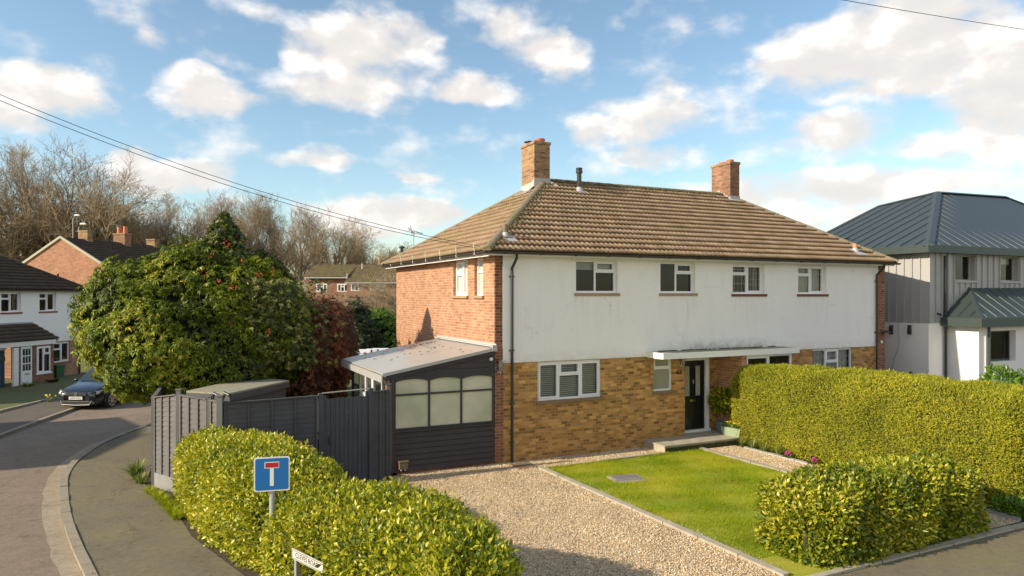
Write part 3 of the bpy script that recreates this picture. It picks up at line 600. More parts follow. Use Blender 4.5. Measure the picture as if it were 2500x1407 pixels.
# roof panels, sloping down to -X
q=MB(); s=.19
for ya,yb in ((-.12,1.42),(1.43,2.75),(2.76,4.2)):
    q.extrude([(-2.86,-ya,2.345),(-.012,-ya,2.855),(-.012,-yb,2.855),(-2.86,-yb,2.345)],(0,0,.03))
ro=q.obj('roof_panel','polyroof',K)
q=MB(); q.extrude([(-2.87,.12,2.31),(-.01,.12,2.82),(-.01,.12,2.895),(-2.87,.12,2.385)],(0,.02,0)); q.box(-.10,-.008,-4.2,.125,2.90,2.93); q.box(-.022,-.008,-4.2,.125,2.86,2.98); q.box(-.13,-.002,.12,.155,2.80,2.95); q.obj('roof_trim','lead_white',K)
q=MB()
for k in range(46):
    x=random.uniform(-2.5,-.4); y=random.choice([random.uniform(2.0,4.1),random.uniform(.3,4.0)]); q.blob((x,y,2.885+(x+.012)*.179),(random.uniform(.015,.05),random.uniform(.01,.03),.012),k)
q.obj('roof_debris','moss_dark',K)
q=MB(); q.basis((-2.87,0,0),(0,-1,0),(-1,0,0)); q.box(-4.2,.14,0,.03,2.17,2.335); q.obj('side_fascia','zinc_grey',K)
# side: dark end window, white double doors
LK=((KX,0,0),(0,-1,0),(-1,0,0))
window(K,LK,-4.1,-3.15,.6,2.2,[(1,[2.2,1],[0,0])],b=.02,fw=.06,frame='frame_dark',pane='glass',inside='open')
window(K,LK,-3.14,-1.75,.1,2.2,[(1,[2.2,1],[1,1]),(1,[2.2,1],[1,1])],b=.02,fw=.05,frame='upvc',pane='glass',arch=True,name='french_door',inside='open')
window(K,LK,-1.74,-.08,.6,2.2,[(1,[2.2,1],[0,0]),(1,[2.2,1],[0,0])],b=.02,fw=.05,frame='upvc',pane='glass',arch=True,inside='open')
q=MB(*LK); q.box(-4.15,-3.145,-.04,.01,.05,.6); q.box(-1.74,-.08,-.04,.01,.05,.6); q.obj('side_panel','frame_dark',K)
q=MB(); q.tube([(KX-.12,-.05,2.2),(KX-.12,-.05,.0)],.034,10); q.obj('rainwater_pipe','terracotta',K)
# white security light and meter box
q=MB(); q.tube([(-.12,.045,2.6),(-.12,.09,2.6)],[.05,.03],12); q.box(-.14,-.10,.022,.05,2.58,2.62); q.obj('security_light','white_paint',K)
q=MB(); q.box(KX+.13,KX+.33,.03,.13,.14,.30); q.box(KX+.11,KX+.35,.03,.15,.30,.325); m_=q.obj('outdoor_socket','stone_sill',K,label='small weatherproof socket box on the lower cladding')
q=MB(); q.box(KX+.17,KX+.20,.04,.09,.10,.14); q.box(KX+.26,KX+.29,.04,.09,.10,.14); q.obj('socket_foot','white_paint',m_)
#==================================================================== STEPS, PLOT
def sheet(name,pts,z,mat,kind='structure',label=None,cat=None,th=0):
    q=MB((0,0,0),(1,0,0),(0,1,0))
    if th: q.extrude([(p[0],p[1],z-th) for p in pts],(0,0,th))
    else: q.poly([(p[0],p[1],z) for p in pts])
    o=q.obj(name,mat); tag(o,label,cat,None,kind); return o
def gsheet(name,x0,x1,y0,y1,zf,mat,nx=60,ny=60,inside=None):
    X,Y=np.meshgrid(np.linspace(x0,x1,nx),np.linspace(y0,y1,ny)); Z=zf(X,Y); V=np.stack([X,Y,Z],-1).reshape(-1,3)
    i=np.arange(nx-1)[None,:]+np.arange(ny-1)[:,None]*nx; i=i.ravel(); F=np.stack([i,i+1,i+1+nx,i+nx],1); o=npmesh(name,V,F,mat,smooth=True); o['kind']='structure'; return o
def gz(x,y):
    t=np.clip((y-14)/16,0,1); s=t*t*(3-2*t); u=np.clip((y-40)/80,0,1)
    return -.13-.30*s*(x<60)+u*u*4.0
ground=gsheet('ground',-260,320,-60,420,gz,'field',140,140)
# lift-free plot base for the gardens
plot=[(-7.2,-.4),(-7.75,1.7),(-7.3,6.5),(-5.2,12),(-2,20),(2,31),(24,31),(30,-8.45),(1,-8.45),(-3,-8.5),(-5.9,-8.5),(-6.2,-5),(-6.9,-2.5)]
sheet('garden_soil',plot,-.016,'soil',th=.3)
sheet('back_lawn',[(-5,3.5),(-.3,3.5),(-.3,9),(3,9),(5,29),(1.6,29),(-3.2,12)],-.006,'field')
drive=[(-3.2,-.75),(-2.6,-.11),(.25,-.02),(4.5,-.02),(4.55,-.92),(.72,-.98),(1.02,-8.6),(-5.2,-8.6),(-5.6,-4)]
sheet('gravel_drive',drive,.0,'gravel')
sheet('gravel_path',[(5.75,-.95),(6.9,-.95),(6.9,-8.3),(6.0,-8.3)],.004,'gravel')
sheet('lawn_base',[(.85,-.98),(5.6,-.98),(5.95,-7.6),(5.97,-8.42),(1.02,-8.45)],.006,'lawn_soil')
def in_lawn(x,y):
    xl=.82+(-y-1)/7.2*.26; xr=5.66+(-y-1)/6*.25
    return (x>xl)&(x<xr)&(y<-.98)&(y>-7.6)
n=150000; px_=rng.uniform(.8,6.0,n); py_=rng.uniform(-8.2,-.98,n); k=in_lawn(px_,py_)&~((px_>1.72)&(px_<2.5)&(py_>-2.95)&(py_<-2.3)); px_,py_=px_[k],py_[k]; n=len(px_)
an=rng.uniform(0,2*PI,n); ln=rng.uniform(.014,.042,n)*(1+.6*(np.sin(px_*3.1+py_*2.3)*np.sin(py_*4.1-px_)))*np.where((py_>-1.12)|(px_<1.0),1.8,1)
b0=np.stack([px_,py_,np.full(n,.006)],1); dv=np.stack([np.cos(an),np.sin(an),0*an],1); tip=b0+dv*(ln*rng.uniform(.2,.9,n))[:,None]+np.array([0,0,1])*ln[:,None]; sd=np.stack([-np.sin(an),np.cos(an),0*an],1)*.0035
V=np.stack([b0-sd,b0+sd,tip],1).reshape(-1,3); F=np.arange(n*3).reshape(-1,3)
patch=.5+.5*np.sin(px_*1.7+1.3*np.sin(py_*1.1))*np.cos(py_*1.5+px_*.6)
o=npmesh('lawn_grass',V,F,'grass_blade',rnd=np.repeat(np.clip(rng.random(n)*.45+patch*.55,0,1),3)); tag(o,'short bright green lawn grass between the gravel drive and the gravel path','grass',None,'stuff')
# loose stones lying on the drive and path
leafmat('pebble',[(0,(.20,.13,.07)),(.2,(.48,.33,.18)),(.45,(.64,.49,.29)),(.7,(.74,.60,.39)),(1,(.90,.84,.68))],.75,0,.4)
def stones(n,fx,name,label):
    x,y=fx(n); n=len(x); r=(.0055+.009*rng.random(n)**1.5)[:,None]; z=np.abs(rng.normal(0,.006,n))+.004; C=np.stack([x,y,z],1)
    a=rng.uniform(0,PI,n); ax=np.stack([np.cos(a),np.sin(a),rng.normal(0,.3,n)],1); ax=nrm(ax); b=nrm(np.cross(ax,[[0,0,1.]]+rng.normal(0,.2,(n,3)))); c_=np.cross(ax,b)
    s1,s2,s3=r*rng.uniform(1,1.6,(n,1)),r*rng.uniform(.8,1.1,(n,1)),r*rng.uniform(.5,.9,(n,1))
    V=np.stack([C+ax*s1,C-ax*s1,C+b*s2,C-b*s2,C+c_*s3,C-c_*s3],1).reshape(-1,3); bb=(np.arange(n)*6)[:,None]
    F=np.concatenate([bb+np.array([t]) for t in ((0,2,4),(2,1,4),(1,3,4),(3,0,4),(2,0,5),(1,2,5),(3,1,5),(0,3,5))],0)
    o=npmesh(name,V,F,'pebble',rnd=np.repeat(rng.random(n),6)); tag(o,label,'gravel',None,'stuff')
def fdrive(n):
    x=rng.uniform(-4.3,1.02,n); y=rng.uniform(-8.5,-.05,n); k=(x<.72-(y+1)*.033)&((x>-3.0)|(y<-.9)); x,y=x[k],y[k]
    x2=rng.uniform(.7,4.5,n//16); y2=rng.uniform(-.88,-.04,n//16); m=n//160; y3=rng.uniform(-8,-1,m); x3=.82+(-y3-1)*.035+np.abs(rng.normal(0,.10,m))+.06
    return np.concatenate([x,x2,x3]),np.concatenate([y,y2,y3])
stones(90000,fdrive,'gravel_stones','loose tan and cream stones of the gravel drive')
def fpath(n): return rng.uniform(5.95,6.88,n),rng.uniform(-8.2,-1.0,n)
stones(9000,fpath,'gravel_stones','loose stones of the narrow gravel path beside the conifer hedge')
# edging kerbs
def kerb_line(name,pts,w,h,z,mat,label,cat,seg=.9):
    q=MB((0,0,0),(1,0,0),(0,1,0)); P=[Vector((p[0],p[1],0)) for p in pts]
    for a,b in zip(P[:-1],P[1:]):
        L=(b-a).length; k=max(1,round(L/seg)); d=(b-a).normalized(); s=Vector((-d.y,d.x,0))*w/2
        for i in range(k):
            p=a+d*(L*i/k+.011); r=a+d*(L*(i+1)/k-.011); jz=random.uniform(-.006,.006)
            q.extrude([tuple(p-s+Vector((0,0,z))),tuple(r-s+Vector((0,0,z))),tuple(r+s+Vector((0,0,z))),tuple(p+s+Vector((0,0,z)))],(0,0,h+jz))
    o=q.obj(name,mat,bevel=.012); tag(o,label,cat); return o
kerb_line('lawn_edging',[(.78,-.93),(1.0,-8.3)],.11,.12,-.07,'concrete','long concrete edging strip between the gravel drive and the left side of the lawn','edging')
kerb_line('lawn_edging',[(.84,-.96),(4.5,-.90)],.07,.10,-.07,'concrete','thin concrete edging between the lawn and gravel along the house wall','edging')
kerb_line('path_edging',[(5.72,-.90),(6.02,-8.2)],.13,.12,-.07,'concrete','concrete edging strip between the lawn and the narrow gravel path','edging')
kerb_line('path_edging',[(6.92,-1.3),(7.0,-8.25)],.10,.11,-.07,'lead_white','pale stone edging at the foot of the tall conifer hedge','edging')
kerb_line('plot_kerb',[(1.0,-8.5),(8.2,-8.42)],.10,.12,-.09,'concrete','low concrete edging along the pavement below the right laurel hedge','edging')
# front step
q=MB(); q.box(4.52,7.42,-.28,.90,-.1,.155); st=q.obj('front_step','concrete',bevel=.015); tag(st,'wide mossy concrete front step below the black door','doorstep')
q=MB()
for k in range(5): q.box(4.50+.585*k,4.50+.585*k+.578,-.27,.92,.157,.195)
q.obj('paving_slab','concrete',st,bevel=.006)
q=MB()
for k in range(7): q.box(4.54+.41*k,4.54+.41*k+.40,.902,.914,-.02,.13)
q.obj('riser_block','moss_dark',st,bevel=.01)
# manhole cover, mat
q=MB(); q.basis((2.1,-2.62,0),(.97,-.24,0),(-.24,-.97,0)); q.box(-.38,.38,-.29,.29,-.05,.026); mh=q.obj('manhole_cover','kerb_stone',bevel=.02); tag(mh,'grey manhole cover set in concrete in the lawn','manhole cover')
q=MB(); q.basis((2.08,-2.60,0),(.97,-.24,0),(-.24,-.97,0)); q.box(-.29,.29,-.20,.20,.0265,.05); q.obj('metal_lid','galv',mh,bevel=.006)
q=MB(); q.basis((.53,-.54,0),(1,.03,0),(.03,-1,0)); q.box(-.26,.26,-.26,.26,.002,.025); o=q.obj('drain_grate','stone_sill'); tag(o,'brown square drain grate in the gravel below the left downpipe','drain cover')
for k in range(8): pass
#==================================================================== ROAD AND PAVEMENT
near=[(20,-10.9),(-1,-10.95),(-4,-10.6),(-6,-9.3),(-7.2,-7.3),(-7.9,-5.4),(-8.3,-3.7),(-8.72,-1.8),(-9.05,0),(-9.3,1.8),(-9.45,3.2),(-9.44,4.7),(-9.25,6.0),(-8.98,7.2),(-8.3,8.9),(-7.75,10),(-6.5,13),(-5,17),(-3,24),(-1,32)]
far=[(-4.7,33),(-6.7,26),(-8.9,19),(-10.2,16),(-10.9,13.6),(-11.6,11),(-12.1,9),(-12.8,6),(-13.6,2),(-14.8,-3),(-18,-9),(-26,-16),(20,-18)]
sheet('road',near+far,-.10,'road_mat')
pave=[p for p in near]+[(1,33),(-.5,28),(-3.6,20),(-5.4,13.5),(-6.6,9),(-7.65,4),(-7.75,1.6),(-7.2,-.4),(-6.9,-2.5),(-6.15,-5),(-5.9,-8.5),(-3,-8.5),(1,-8.5),(8,-8.45),(20,-8.4)]
sheet('pavement',pave,-.012,'pave_mat',th=.12)
def smooth(pts,k=6):
    out=[]
    for i in range(len(pts)-1):
        p0=pts[max(i-1,0)];p1=pts[i];p2=pts[i+1];p3=pts[min(i+2,len(pts)-1)]
        for j in range(k):
            t=j/k; out.append(tuple(.5*((2*p1[a])+(-p0[a]+p2[a])*t+(2*p0[a]-5*p1[a]+4*p2[a]-p3[a])*t*t+(-p0[a]+3*p1[a]-3*p2[a]+p3[a])*t**3) for a in (0,1)))
    return out+[pts[-1]]
kp=smooth(near[2:],4); kerb_line('kerb',kp,.13,.125,-.12,'kerb_stone','curved concrete kerb around the near pavement corner','kerb',.9)['kind']='structure'
off=[]
for i,p in enumerate(kp):
    a=Vector((*kp[max(i-1,0)],0)); b=Vector((*kp[min(i+1,len(kp)-1)],0)); d=(b-a).normalized(); off.append((p[0]-d.y*.0-(d.y)*.0,p[1],d))
q=MB((0,0,0),(1,0,0),(0,1,0)); il=[];ir=[]
for (x,y,d) in off:
    nx,ny=-d.y,d.x; ww=.36+random.uniform(-.03,.03); il.append((x+nx*.07,y+ny*.07)); ir.append((x+nx*ww,y+ny*ww))
for i in range(len(il)-1): q.poly([(*il[i],-.096),(*il[i+1],-.096),(*ir[i+1],-.096),(*ir[i],-.096)])
q.obj('road_gutter_strip','gutter_mat')['kind']='structure'
fk=smooth(far[:9],4); kerb_line('kerb',fk,.13,.12,-.13,'kerb_stone','far kerb on the other side of the road beside the dark parked car','kerb',.9)['kind']='structure'
fp=[(-3.0,33.6),(-5,26.4),(-7.3,19.6)]
sheet('far_pavement',far[:9]+[(-15.5,6),(-14.6,9.5),(-13.6,12.5),(-12.8,15),(-11.6,18),(-9.3,23),(-6.5,33)],-.03,'path_mat',th=.12)
sheet('front_yard',[(-14.6,9.5),(-13.6,12.5),(-12.8,15),(-11.6,18),(-9.3,23),(-6.5,33),(-9,32),(-17.8,20.5),(-24,9)],-.035,'field')
kerb_line('yard_edging',[(-14.6,9.5),(-13.6,12.5),(-12.8,15),(-11.6,18)],.08,.1,-.06,'concrete','low edging between the far pavement and the front yards','edging')
# scattered dead leaves on pavement and road
n=260; t_=rng.random(n); P=np.stack([rng.uniform(-9.2,-6.2,n),rng.uniform(-6,4,n),np.full(n,.0)],1)
m2=(P[:,0]>-9.2+np.clip((-P[:,1]-1)*.25,-.3,3)); P=P[m2][:130]; nn=len(P); th=rng.uniform(0,2*PI,nn)
o=leaves('dead_leaves',P,np.stack([np.cos(th),np.sin(th),0*th+.1],1),np.tile([[0,0,1.]],(nn,1)),rng.uniform(.03,.07,nn),.03,'dead_leaf',fold=.3); tag(o,'scattered fallen leaves on the mossy pavement','fallen leaves',None,'stuff')
#==================================================================== FENCE
def fence_panel(parent,a,b,za,zb,ztop_a,ztop_b,gravel=True,battens=3,mat='fence_wood'):
    """overlap panel from a to b (x,y), returns nothing"""
    A=Vector((*a,0));B=Vector((*b,0)); L=(B-A).length; u=(B-A).normalized(); n=Vector((u.y,-u.x,0))
    q=MB(A,u,n); z=za; i=0; top=lambda x:ztop_a+(ztop_b-ztop_a)*x/L
    bot=za+(.30 if gravel else .05); hs=.105; k=int(((ztop_a+ztop_b)/2-bot)/hs)
    for i in range(k):
        f0=i/k; f1=(i+1)/k; za0=bot+(ztop_a-bot)*f0; zb0=bot+(ztop_b-bot)*f0; za1=bot+(ztop_a-bot)*f1; zb1=bot+(ztop_b-bot)*f1
        m=8; w=[random.uniform(-.006,.006) for _ in range(m+1)]; w[0]=w[m]=0
        for j in range(m):
            x0,x1=L*j/m,L*(j+1)/m; z0=za0+(zb0-za0)*j/m+w[j]; z1=za0+(zb0-za0)*(j+1)/m+w[j+1]; t0=za1+(zb1-za1)*j/m; t1=za1+(zb1-za1)*(j+1)/m
            q.poly([(x0,.018,z0),(x1,.018,z1),(x1,.004,t1+.01),(x0,.004,t0+.01)]); q.poly([(x0,.004,z0),(x1,.004,z1),(x1,.018,z1),(x0,.018,z0)])
    q.poly([(0,-.004,bot),(L,-.004,bot),(L,-.004,ztop_b),(0,-.004,ztop_a)])
    o=q.obj('fence_panel',mat,parent)
    q=MB(A,u,n)
    for k in range(battens+2):
        x=L*k/(battens+1); x=min(max(x,.02),L-.02); q.box(x-.02,x+.02,.019,.04,bot,top(x))
    q.extrude([(0,-.03,ztop_a),(L,-.03,ztop_b),(L,.055,ztop_b),(0,.055,ztop_a)],(0,0,.025)); q.obj('batten',mat,o)
    if gravel: q=MB(A,u,n); q.box(0,L,-.025,.03,za-.1,bot-.004); q.obj('gravel_board','concrete_board',o)
def post(parent,p,z0,z1,w=.1,mat='fence_wood',cap=True):
    q=MB((p[0],p[1],0),(.9,-.43,0),(-.43,-.9,0)); q.box(-w/2,w/2,-w/2,w/2,z0,z1)
    if cap: q.box(-w*.68,w*.68,-w*.68,w*.68,z1,z1+.025)
    return q.obj('fence_post',mat,parent)
P0=W(377,15.5)[:2];P1=W(437,14.85)[:2];P2=W(512,14.45)[:2];P3=W(538,14.3)[:2];P4=W(783,15.2)[:2];P5=W(905,15.75)[:2];P6=W(949,15.95)[:2]
F1=empty('side_fence',(P1[0],P1[1],0),0,'sunlit grey timber panel fence with concrete base beside the pavement','fence')
F2=empty('front_fence',(P4[0],P4[1],0),0,'dark shaded grey overlap fence between the corner post and the gate','fence')
F3=empty('short_fence',(P6[0],P6[1],0),0,'narrow dark fence strip between the gate and the conservatory','fence')
def sub(parent,fn):
    before=set(COL.objects); fn(); 
    for o in set(COL.objects)-before:
        if o.parent is parent: o.matrix_parent_inverse=Matrix.Translation(-Vector(parent.location))
def inset(a,b,d=.05):
    A=Vector((*a,0));B=Vector((*b,0));u=(B-A).normalized()*d; return ((A+u)[0],(A+u)[1]),((B-u)[0],(B-u)[1])
def mk1():
    a,b=inset(P0,P1); fence_panel(F1,a,b,0,0,1.93,2.07,battens=2)
    a,b=inset(P1,P2); fence_panel(F1,a,b,0,0,2.07,2.03,battens=2)
    a,b=inset(P2,P3,.04); fence_panel(F1,a,b,0,0,2.02,2.01,battens=0)
    post(F1,P1,-.1,2.18,.09); post(F1,P2,-.1,2.10,.08); post(F1,P3,-.1,2.13,.11); q=MB(); 
sub(F1,mk1)
# far return of the side fence, running back along the road
def mk1b():
    a,b=inset(P0,(-7.35,5.2)); fence_panel(F1,b,a,0,0,1.9,1.93,battens=4); post(F1,(P0[0]-.02,P0[1]+.04),-.1,1.97,.07,cap=False)
sub(F1,mk1b)
def mk2():
    a,b=inset(P3,P4,.07); fence_panel(F2,a,b,0,0,1.97,2.0,battens=3,mat='fence_dark',gravel=False)
sub(F2,mk2)
def mk3():
    a,b=inset(P5,P6,.03); fence_panel(F3,a,b,0,0,2.0,2.02,battens=1,mat='fence_dark',gravel=False); post(F3,P6,-.1,2.15,.09,'fence_dark')
sub(F3,mk3)
G_=empty('garden_gate',(P4[0],P4[1],0),0,'dark blue-grey boarded garden gate with square posts','gate')
def mkg():
    A=Vector((*P4,0));B=Vector((*P5,0));L=(B-A).length;u=(B-A).normalized();n=Vector((u.y,-u.x,0)); q=MB(A,u,n); k=9; w=(L-.22)/k
    for i in range(k): q.box(.11+i*w+.004,.11+(i+1)*w-.004,-.01,.012+random.uniform(0,.004),.05,1.93+random.uniform(-.008,.008))
    q.box(.11,L-.11,-.045,-.012,.4,.5); q.box(.11,L-.11,-.045,-.012,1.5,1.6); g=q.obj('gate_leaf','gate_wood',G_)
    m=A+u*(L*.52)+n*.018; text('gate_number','63',.075,'stone_sill',g,(m.x,m.y,1.62),tuple(u),tuple(n),.004)
    q=MB(A,u,n); q.box(.16,.20,.016,.035,.95,1.12); q.obj('gate_latch','ink',g)
    for p,zz in ((0,2.06),(L,2.10)):
        q=MB(A,u,n); q.box(p-.05,p+.05,-.05,.05,-.1,zz); q.box(p+.0505,p+.115,-.03,.009,.0,zz-.06) if p==0 else q.box(p-.115,p-.0505,-.03,.009,0,zz-.06); q.obj('gate_post','gate_wood',G_)
    q=MB(A,u,n); q.extrude([(.04,-.02,2.05),(L-.02,-.02,2.085),(L-.02,.012,2.085),(.04,.012,2.05)],(0,0,.02)); q.obj('gate_lintel','shed_wood',G_)
sub(G_,mkg)
# cctv cameras on the corner posts
for i,(p,zz,lb) in enumerate(((P3,2.17,'small black security camera on the fence corner post'),(P2,2.14,'small black security camera on the second fence post'))):
    q=MB((p[0]+.06,p[1]+.04,0),(.9,-.43,0),(-.43,-.9,0)); q.tube([(0,0,zz-.12),(.04,.02,zz-.02),(.09,.02,zz)],.014,6); q.tube([(.03,.05,zz+.03),(.15,.10,zz-.01)],.03,10); q.tube([(.15,.10,zz-.01),(.17,.108,zz-.017)],.034,10); tag(q.obj('security_camera','camera_black'),lb,'camera')
# shed behind the fence
q=MB((0,0,0),(1,0,0),(0,1,0)); r=[W(455,15.9),W(612,19.2),W(706,17.9),W(560,15.1)]; zs=[1.98,1.92,1.98,2.04]
c0=[(r[i][0],r[i][1],zs[i]) for i in range(4)]
q.extrude(c0,(0,0,.04)); sh=empty('garden_shed',(r[1][0],r[1][1],0),0,'low garden shed with sage green felt roof behind the corner fence','shed')
def mks():
    q.obj('felt_roof','felt',sh)
    w=MB((0,0,0),(1,0,0),(0,1,0)); cx=sum(p[0] for p in c0)/4; cy=sum(p[1] for p in c0)/4
    w.extrude([(cx+(p[0]-cx)*.93,cy+(p[1]-cy)*.93,0) for p in c0],(0,0,1.93)); w.obj('shed_wall','fence_dark',sh)
    w=MB((0,0,0),(1,0,0),(0,1,0))
    for i in (2,3):
        a=Vector(c0[i]);b=Vector(c0[(i+1)%4]) if i==2 else Vector(c0[0]); w.extrude([tuple(a+Vector((0,0,-.14))),tuple(b+Vector((0,0,-.14))),tuple(b+Vector((0,0,-.003))),tuple(a+Vector((0,0,-.003)))],(.012,-.012,0))
    w.obj('shed_fascia','fence_dark',sh)
sub(sh,mks)
#==================================================================== SIGNS
def sign_t():
    p=W(664,9.9); rt=empty('no_through_road_sign',(p[0],p[1],0),0,'blue square no through road sign with white T and red bar on a grey post','road sign')
    def f():
        u=Vector((.955,-.297,0)); u=Vector((RX*.97+FX*.24,RY*.97+FY*.24,0)).normalized(); n=Vector((u.y,-u.x,0)); O=Vector((p[0],p[1],0))
        q=MB(O,u,n); q.tube([(0,-.035,-.1),(0,-.035,1.85)],.038,14); q.obj('post','steel_post',rt,smooth=False)
        def rr(a,z,r,b,e,mat,nm,par):
            pts=[]
            for cx,cz,t0 in ((a-r,z-r,0),(-a+r,z-r,PI/2),(-a+r,-z+r,PI),(a-r,-z+r,1.5*PI)):
                for k in range(6): t=t0+PI/2*k/5; pts.append((cx+r*math.cos(t),b,1.665+cz+r*math.sin(t)))
            m=MB(O,u,n); m.extrude(pts,(0,e,0)); return m.obj(nm,mat,par)
        pl=rr(.24,.24,.03,.005,.008,'sign_white','sign_plate',rt); rr(.222,.222,.028,.0132,.0016,'sign_blue','blue_face',pl)
        m=MB(O,u,n); m.box(-.026,.026,.0149,.0165,1.50,1.745); m.box(-.098,.098,.0149,.0165,1.748,1.836); m.obj('white_symbol','sign_white',pl)
        m=MB(O,u,n); m.box(-.088,.088,.0166,.018,1.758,1.826); m.obj('red_bar','sign_red',pl)
        m=MB(O,u,n); m.box(-.06,.06,-.01,.004,1.55,1.58); m.box(-.06,.06,-.01,.004,1.76,1.79); m.obj('clamp','galv',rt)
    sub(rt,f)
sign_t()
def sign_n():
    p=W(718,8.9); u=Vector((RX*.72+FX*-.69,RY*.72+FY*-.69,0)).normalized(); n=Vector((u.y,-u.x,0)); O=Vector((p[0],p[1],0))
    rt=empty('street_name_sign',(p[0],p[1],0),0,'white street name plate with black lettering half hidden in the hedge','street sign')
    def f():
        q=MB(O,u,n); q.box(-.03,.70,.0,.015,.85,.975); pl=q.obj('name_plate','name_white',rt)
        q=MB(O,u,n); z0,z1=.85,.975
        q.box(-.018,.688,.0155,.017,z0+.010,z0+.016); q.box(-.018,.688,.0155,.017,z1-.016,z1-.010); q.box(-.018,-.012,.0155,.017,z0+.016,z1-.016); q.obj('plate_border','ink',pl)
        c=O+u*.335+n*.0165+Vector((0,0,.9125)); text('lettering','CLEVES ROAD',.088,'ink',pl,tuple(c),tuple(u),tuple(n),.001,sx=.98)
        q=MB(O,u,n); q.box(.0,.05,-.055,-.001,-.1,.95); q.obj('post','concrete_board',rt); q=MB(O,u,n); q.box(.62,.67,-.055,-.001,-.1,.95); q.obj('post','concrete_board',rt)
    sub(rt,f)
sign_n()
#==================================================================== HEDGES
def interp(keys,y,j):
    ks=sorted(keys); return np.interp(y,[k[0] for k in ks],[k[j] for k in ks])
def hedge_y(root,keys,y0,y1,n,mat,L,Wd,rough=.05,end_r=.6,p=3.0,axis='y',seed=1,up=.35,core='moss_dark',jit=.8,drp=.15,sprig=0,lump=.05,carve=None,face=.8):
    """hedge along an axis; keys: (s, lo, hi, H)."""
    r=np.random.default_rng(seed); s=r.uniform(y0,y1,n); ne=int(n*.16); s[:ne//2]=y0+end_r*r.random(ne//2)**3; s[ne//2:ne]=y1-end_r*r.random(ne-ne//2)**3; tt=np.linspace(-.12,1.12,300001)*PI; hw_=np.mean([(k[2]-k[1])/2 for k in keys]); Hm=np.mean([k[3] for k in keys]); cc=np.sign(np.cos(tt))*np.abs(np.cos(tt))**(2/p)*hw_; sz0=np.sign(np.sin(tt))*np.abs(np.sin(tt))**(2/p); zz=np.where(sz0<0,Hm*.42+Hm*.42*sz0/(.3618**(2/p)),Hm*.42+Hm*.58*sz0); zz=np.maximum(zz,0); cl=np.concatenate([[0],np.cumsum(np.hypot(np.diff(cc),np.diff(zz)))]); th=np.interp(r.uniform(0,cl[-1],n),cl,tt)
    def shape(s,th,sc=1.0):
        lo=interp(keys,s,1);hi=interp(keys,s,2);Hh=interp(keys,s,3)
        e=np.minimum(np.clip((s-y0)/end_r,0,1),np.clip((y1-s)/end_r,0,1)); e=np.clip(1-(1-e)**2.6,0,1)**(1/2.6)
        c=(lo+hi)/2; w=(hi-lo)/2*np.maximum(e,.02)*sc; Hh=Hh*(.35+.65*e)
        cx=np.sign(np.cos(th))*np.abs(np.cos(th))**(2/p); sz=np.sign(np.sin(th))*np.abs(np.sin(th))**(2/p)
        z=Hh*.42+Hh*.58*sz*sc; z=np.where(sz<0,Hh*.42+Hh*.42*sz/(.3618**(2/p)),z)
        x=c+w*cx; return x,np.maximum(z,.0)
    x,z=shape(s,th)
    # ends
    x2,z2=shape(s,th+.01); nx,nz=(z2-z),-(x2-x); sg=np.sign((x-interp(keys,s,1)/2-interp(keys,s,2)/2)*nx+(z-.4)*nz); nx*=sg; nz*=sg
    ee=np.clip((y0+end_r-s)/end_r,0,1)*-1+np.clip((s-(y1-end_r))/end_r,0,1)
    N=nrm(np.stack([nx/(np.hypot(nx,nz)+1e-9),ee*1.5,nz/(np.hypot(nx,nz)+1e-9)],1))
    lumpf=np.sin(s*2.9+th*2.1)*np.sin(s*1.3-th*3.7+seed)+.6*np.sin(s*6.1+th*5.3+seed)
    P=np.stack([x,s,z],1)+N*(lumpf*lump+r.normal(0,rough,n)-.03)[:,None]
    k=P[:,2]>.02
    if carve is not None: k&=~carve(P)
    P,N=P[k],N[k]; n=len(P)
    A=nrm(N*1.0+r.normal(0,jit,(n,3))+np.array([0,0,up])); NN=nrm(N*face+np.array([0,0,.6])+r.normal(0,.55,(n,3)))
    if axis=='x':
        sw=lambda a:np.stack([a[:,1],a[:,0],a[:,2]],1); P,A,NN,N=sw(P),sw(A),sw(NN),sw(N)
    if sprig:
        idx=r.integers(0,n,sprig); PP=[];AA=[];N2=[]
        for i in idx:
            if P[i,2]<.7: continue
            dd=nrm((N[i]*.5+np.array([0,0,1])+r.normal(0,.25,3))[None])[0]; hh=r.uniform(.06,.2)
            for j in range(7):
                PP.append(P[i]+dd*hh*j/6); AA.append(dd*.7+r.normal(0,.6,3)); N2.append(r.normal(0,1,3)+np.array([0,0,1.]))
        P=np.concatenate([P,PP]);A=np.concatenate([A,AA]);NN=np.concatenate([NN,N2]); n=len(P)
    rnd=r.random(n)*.75+.25*(.5+.5*np.sin(P[:,0]*2.3+P[:,1]*1.9)*np.sin(P[:,2]*3+P[:,1]))
    lv=leaves('foliage',P,A,NN,r.uniform(.45,1.4,n)*L,r.uniform(.7,1.2,n)*Wd,mat,root,fold=.2,droop=drp,rnd=rnd)
    # woody inner mass
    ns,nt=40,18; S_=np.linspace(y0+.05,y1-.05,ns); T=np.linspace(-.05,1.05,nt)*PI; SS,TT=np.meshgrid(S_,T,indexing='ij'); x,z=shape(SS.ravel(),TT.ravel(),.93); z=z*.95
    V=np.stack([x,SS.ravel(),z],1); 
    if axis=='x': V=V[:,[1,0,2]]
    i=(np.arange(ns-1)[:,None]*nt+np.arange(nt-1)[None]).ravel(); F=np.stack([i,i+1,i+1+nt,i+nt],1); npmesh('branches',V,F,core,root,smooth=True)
hl=empty('laurel_hedge',(0,0,0),0,'big yellow green glossy hedge with two rounded lobes beside the blue road sign','hedge')
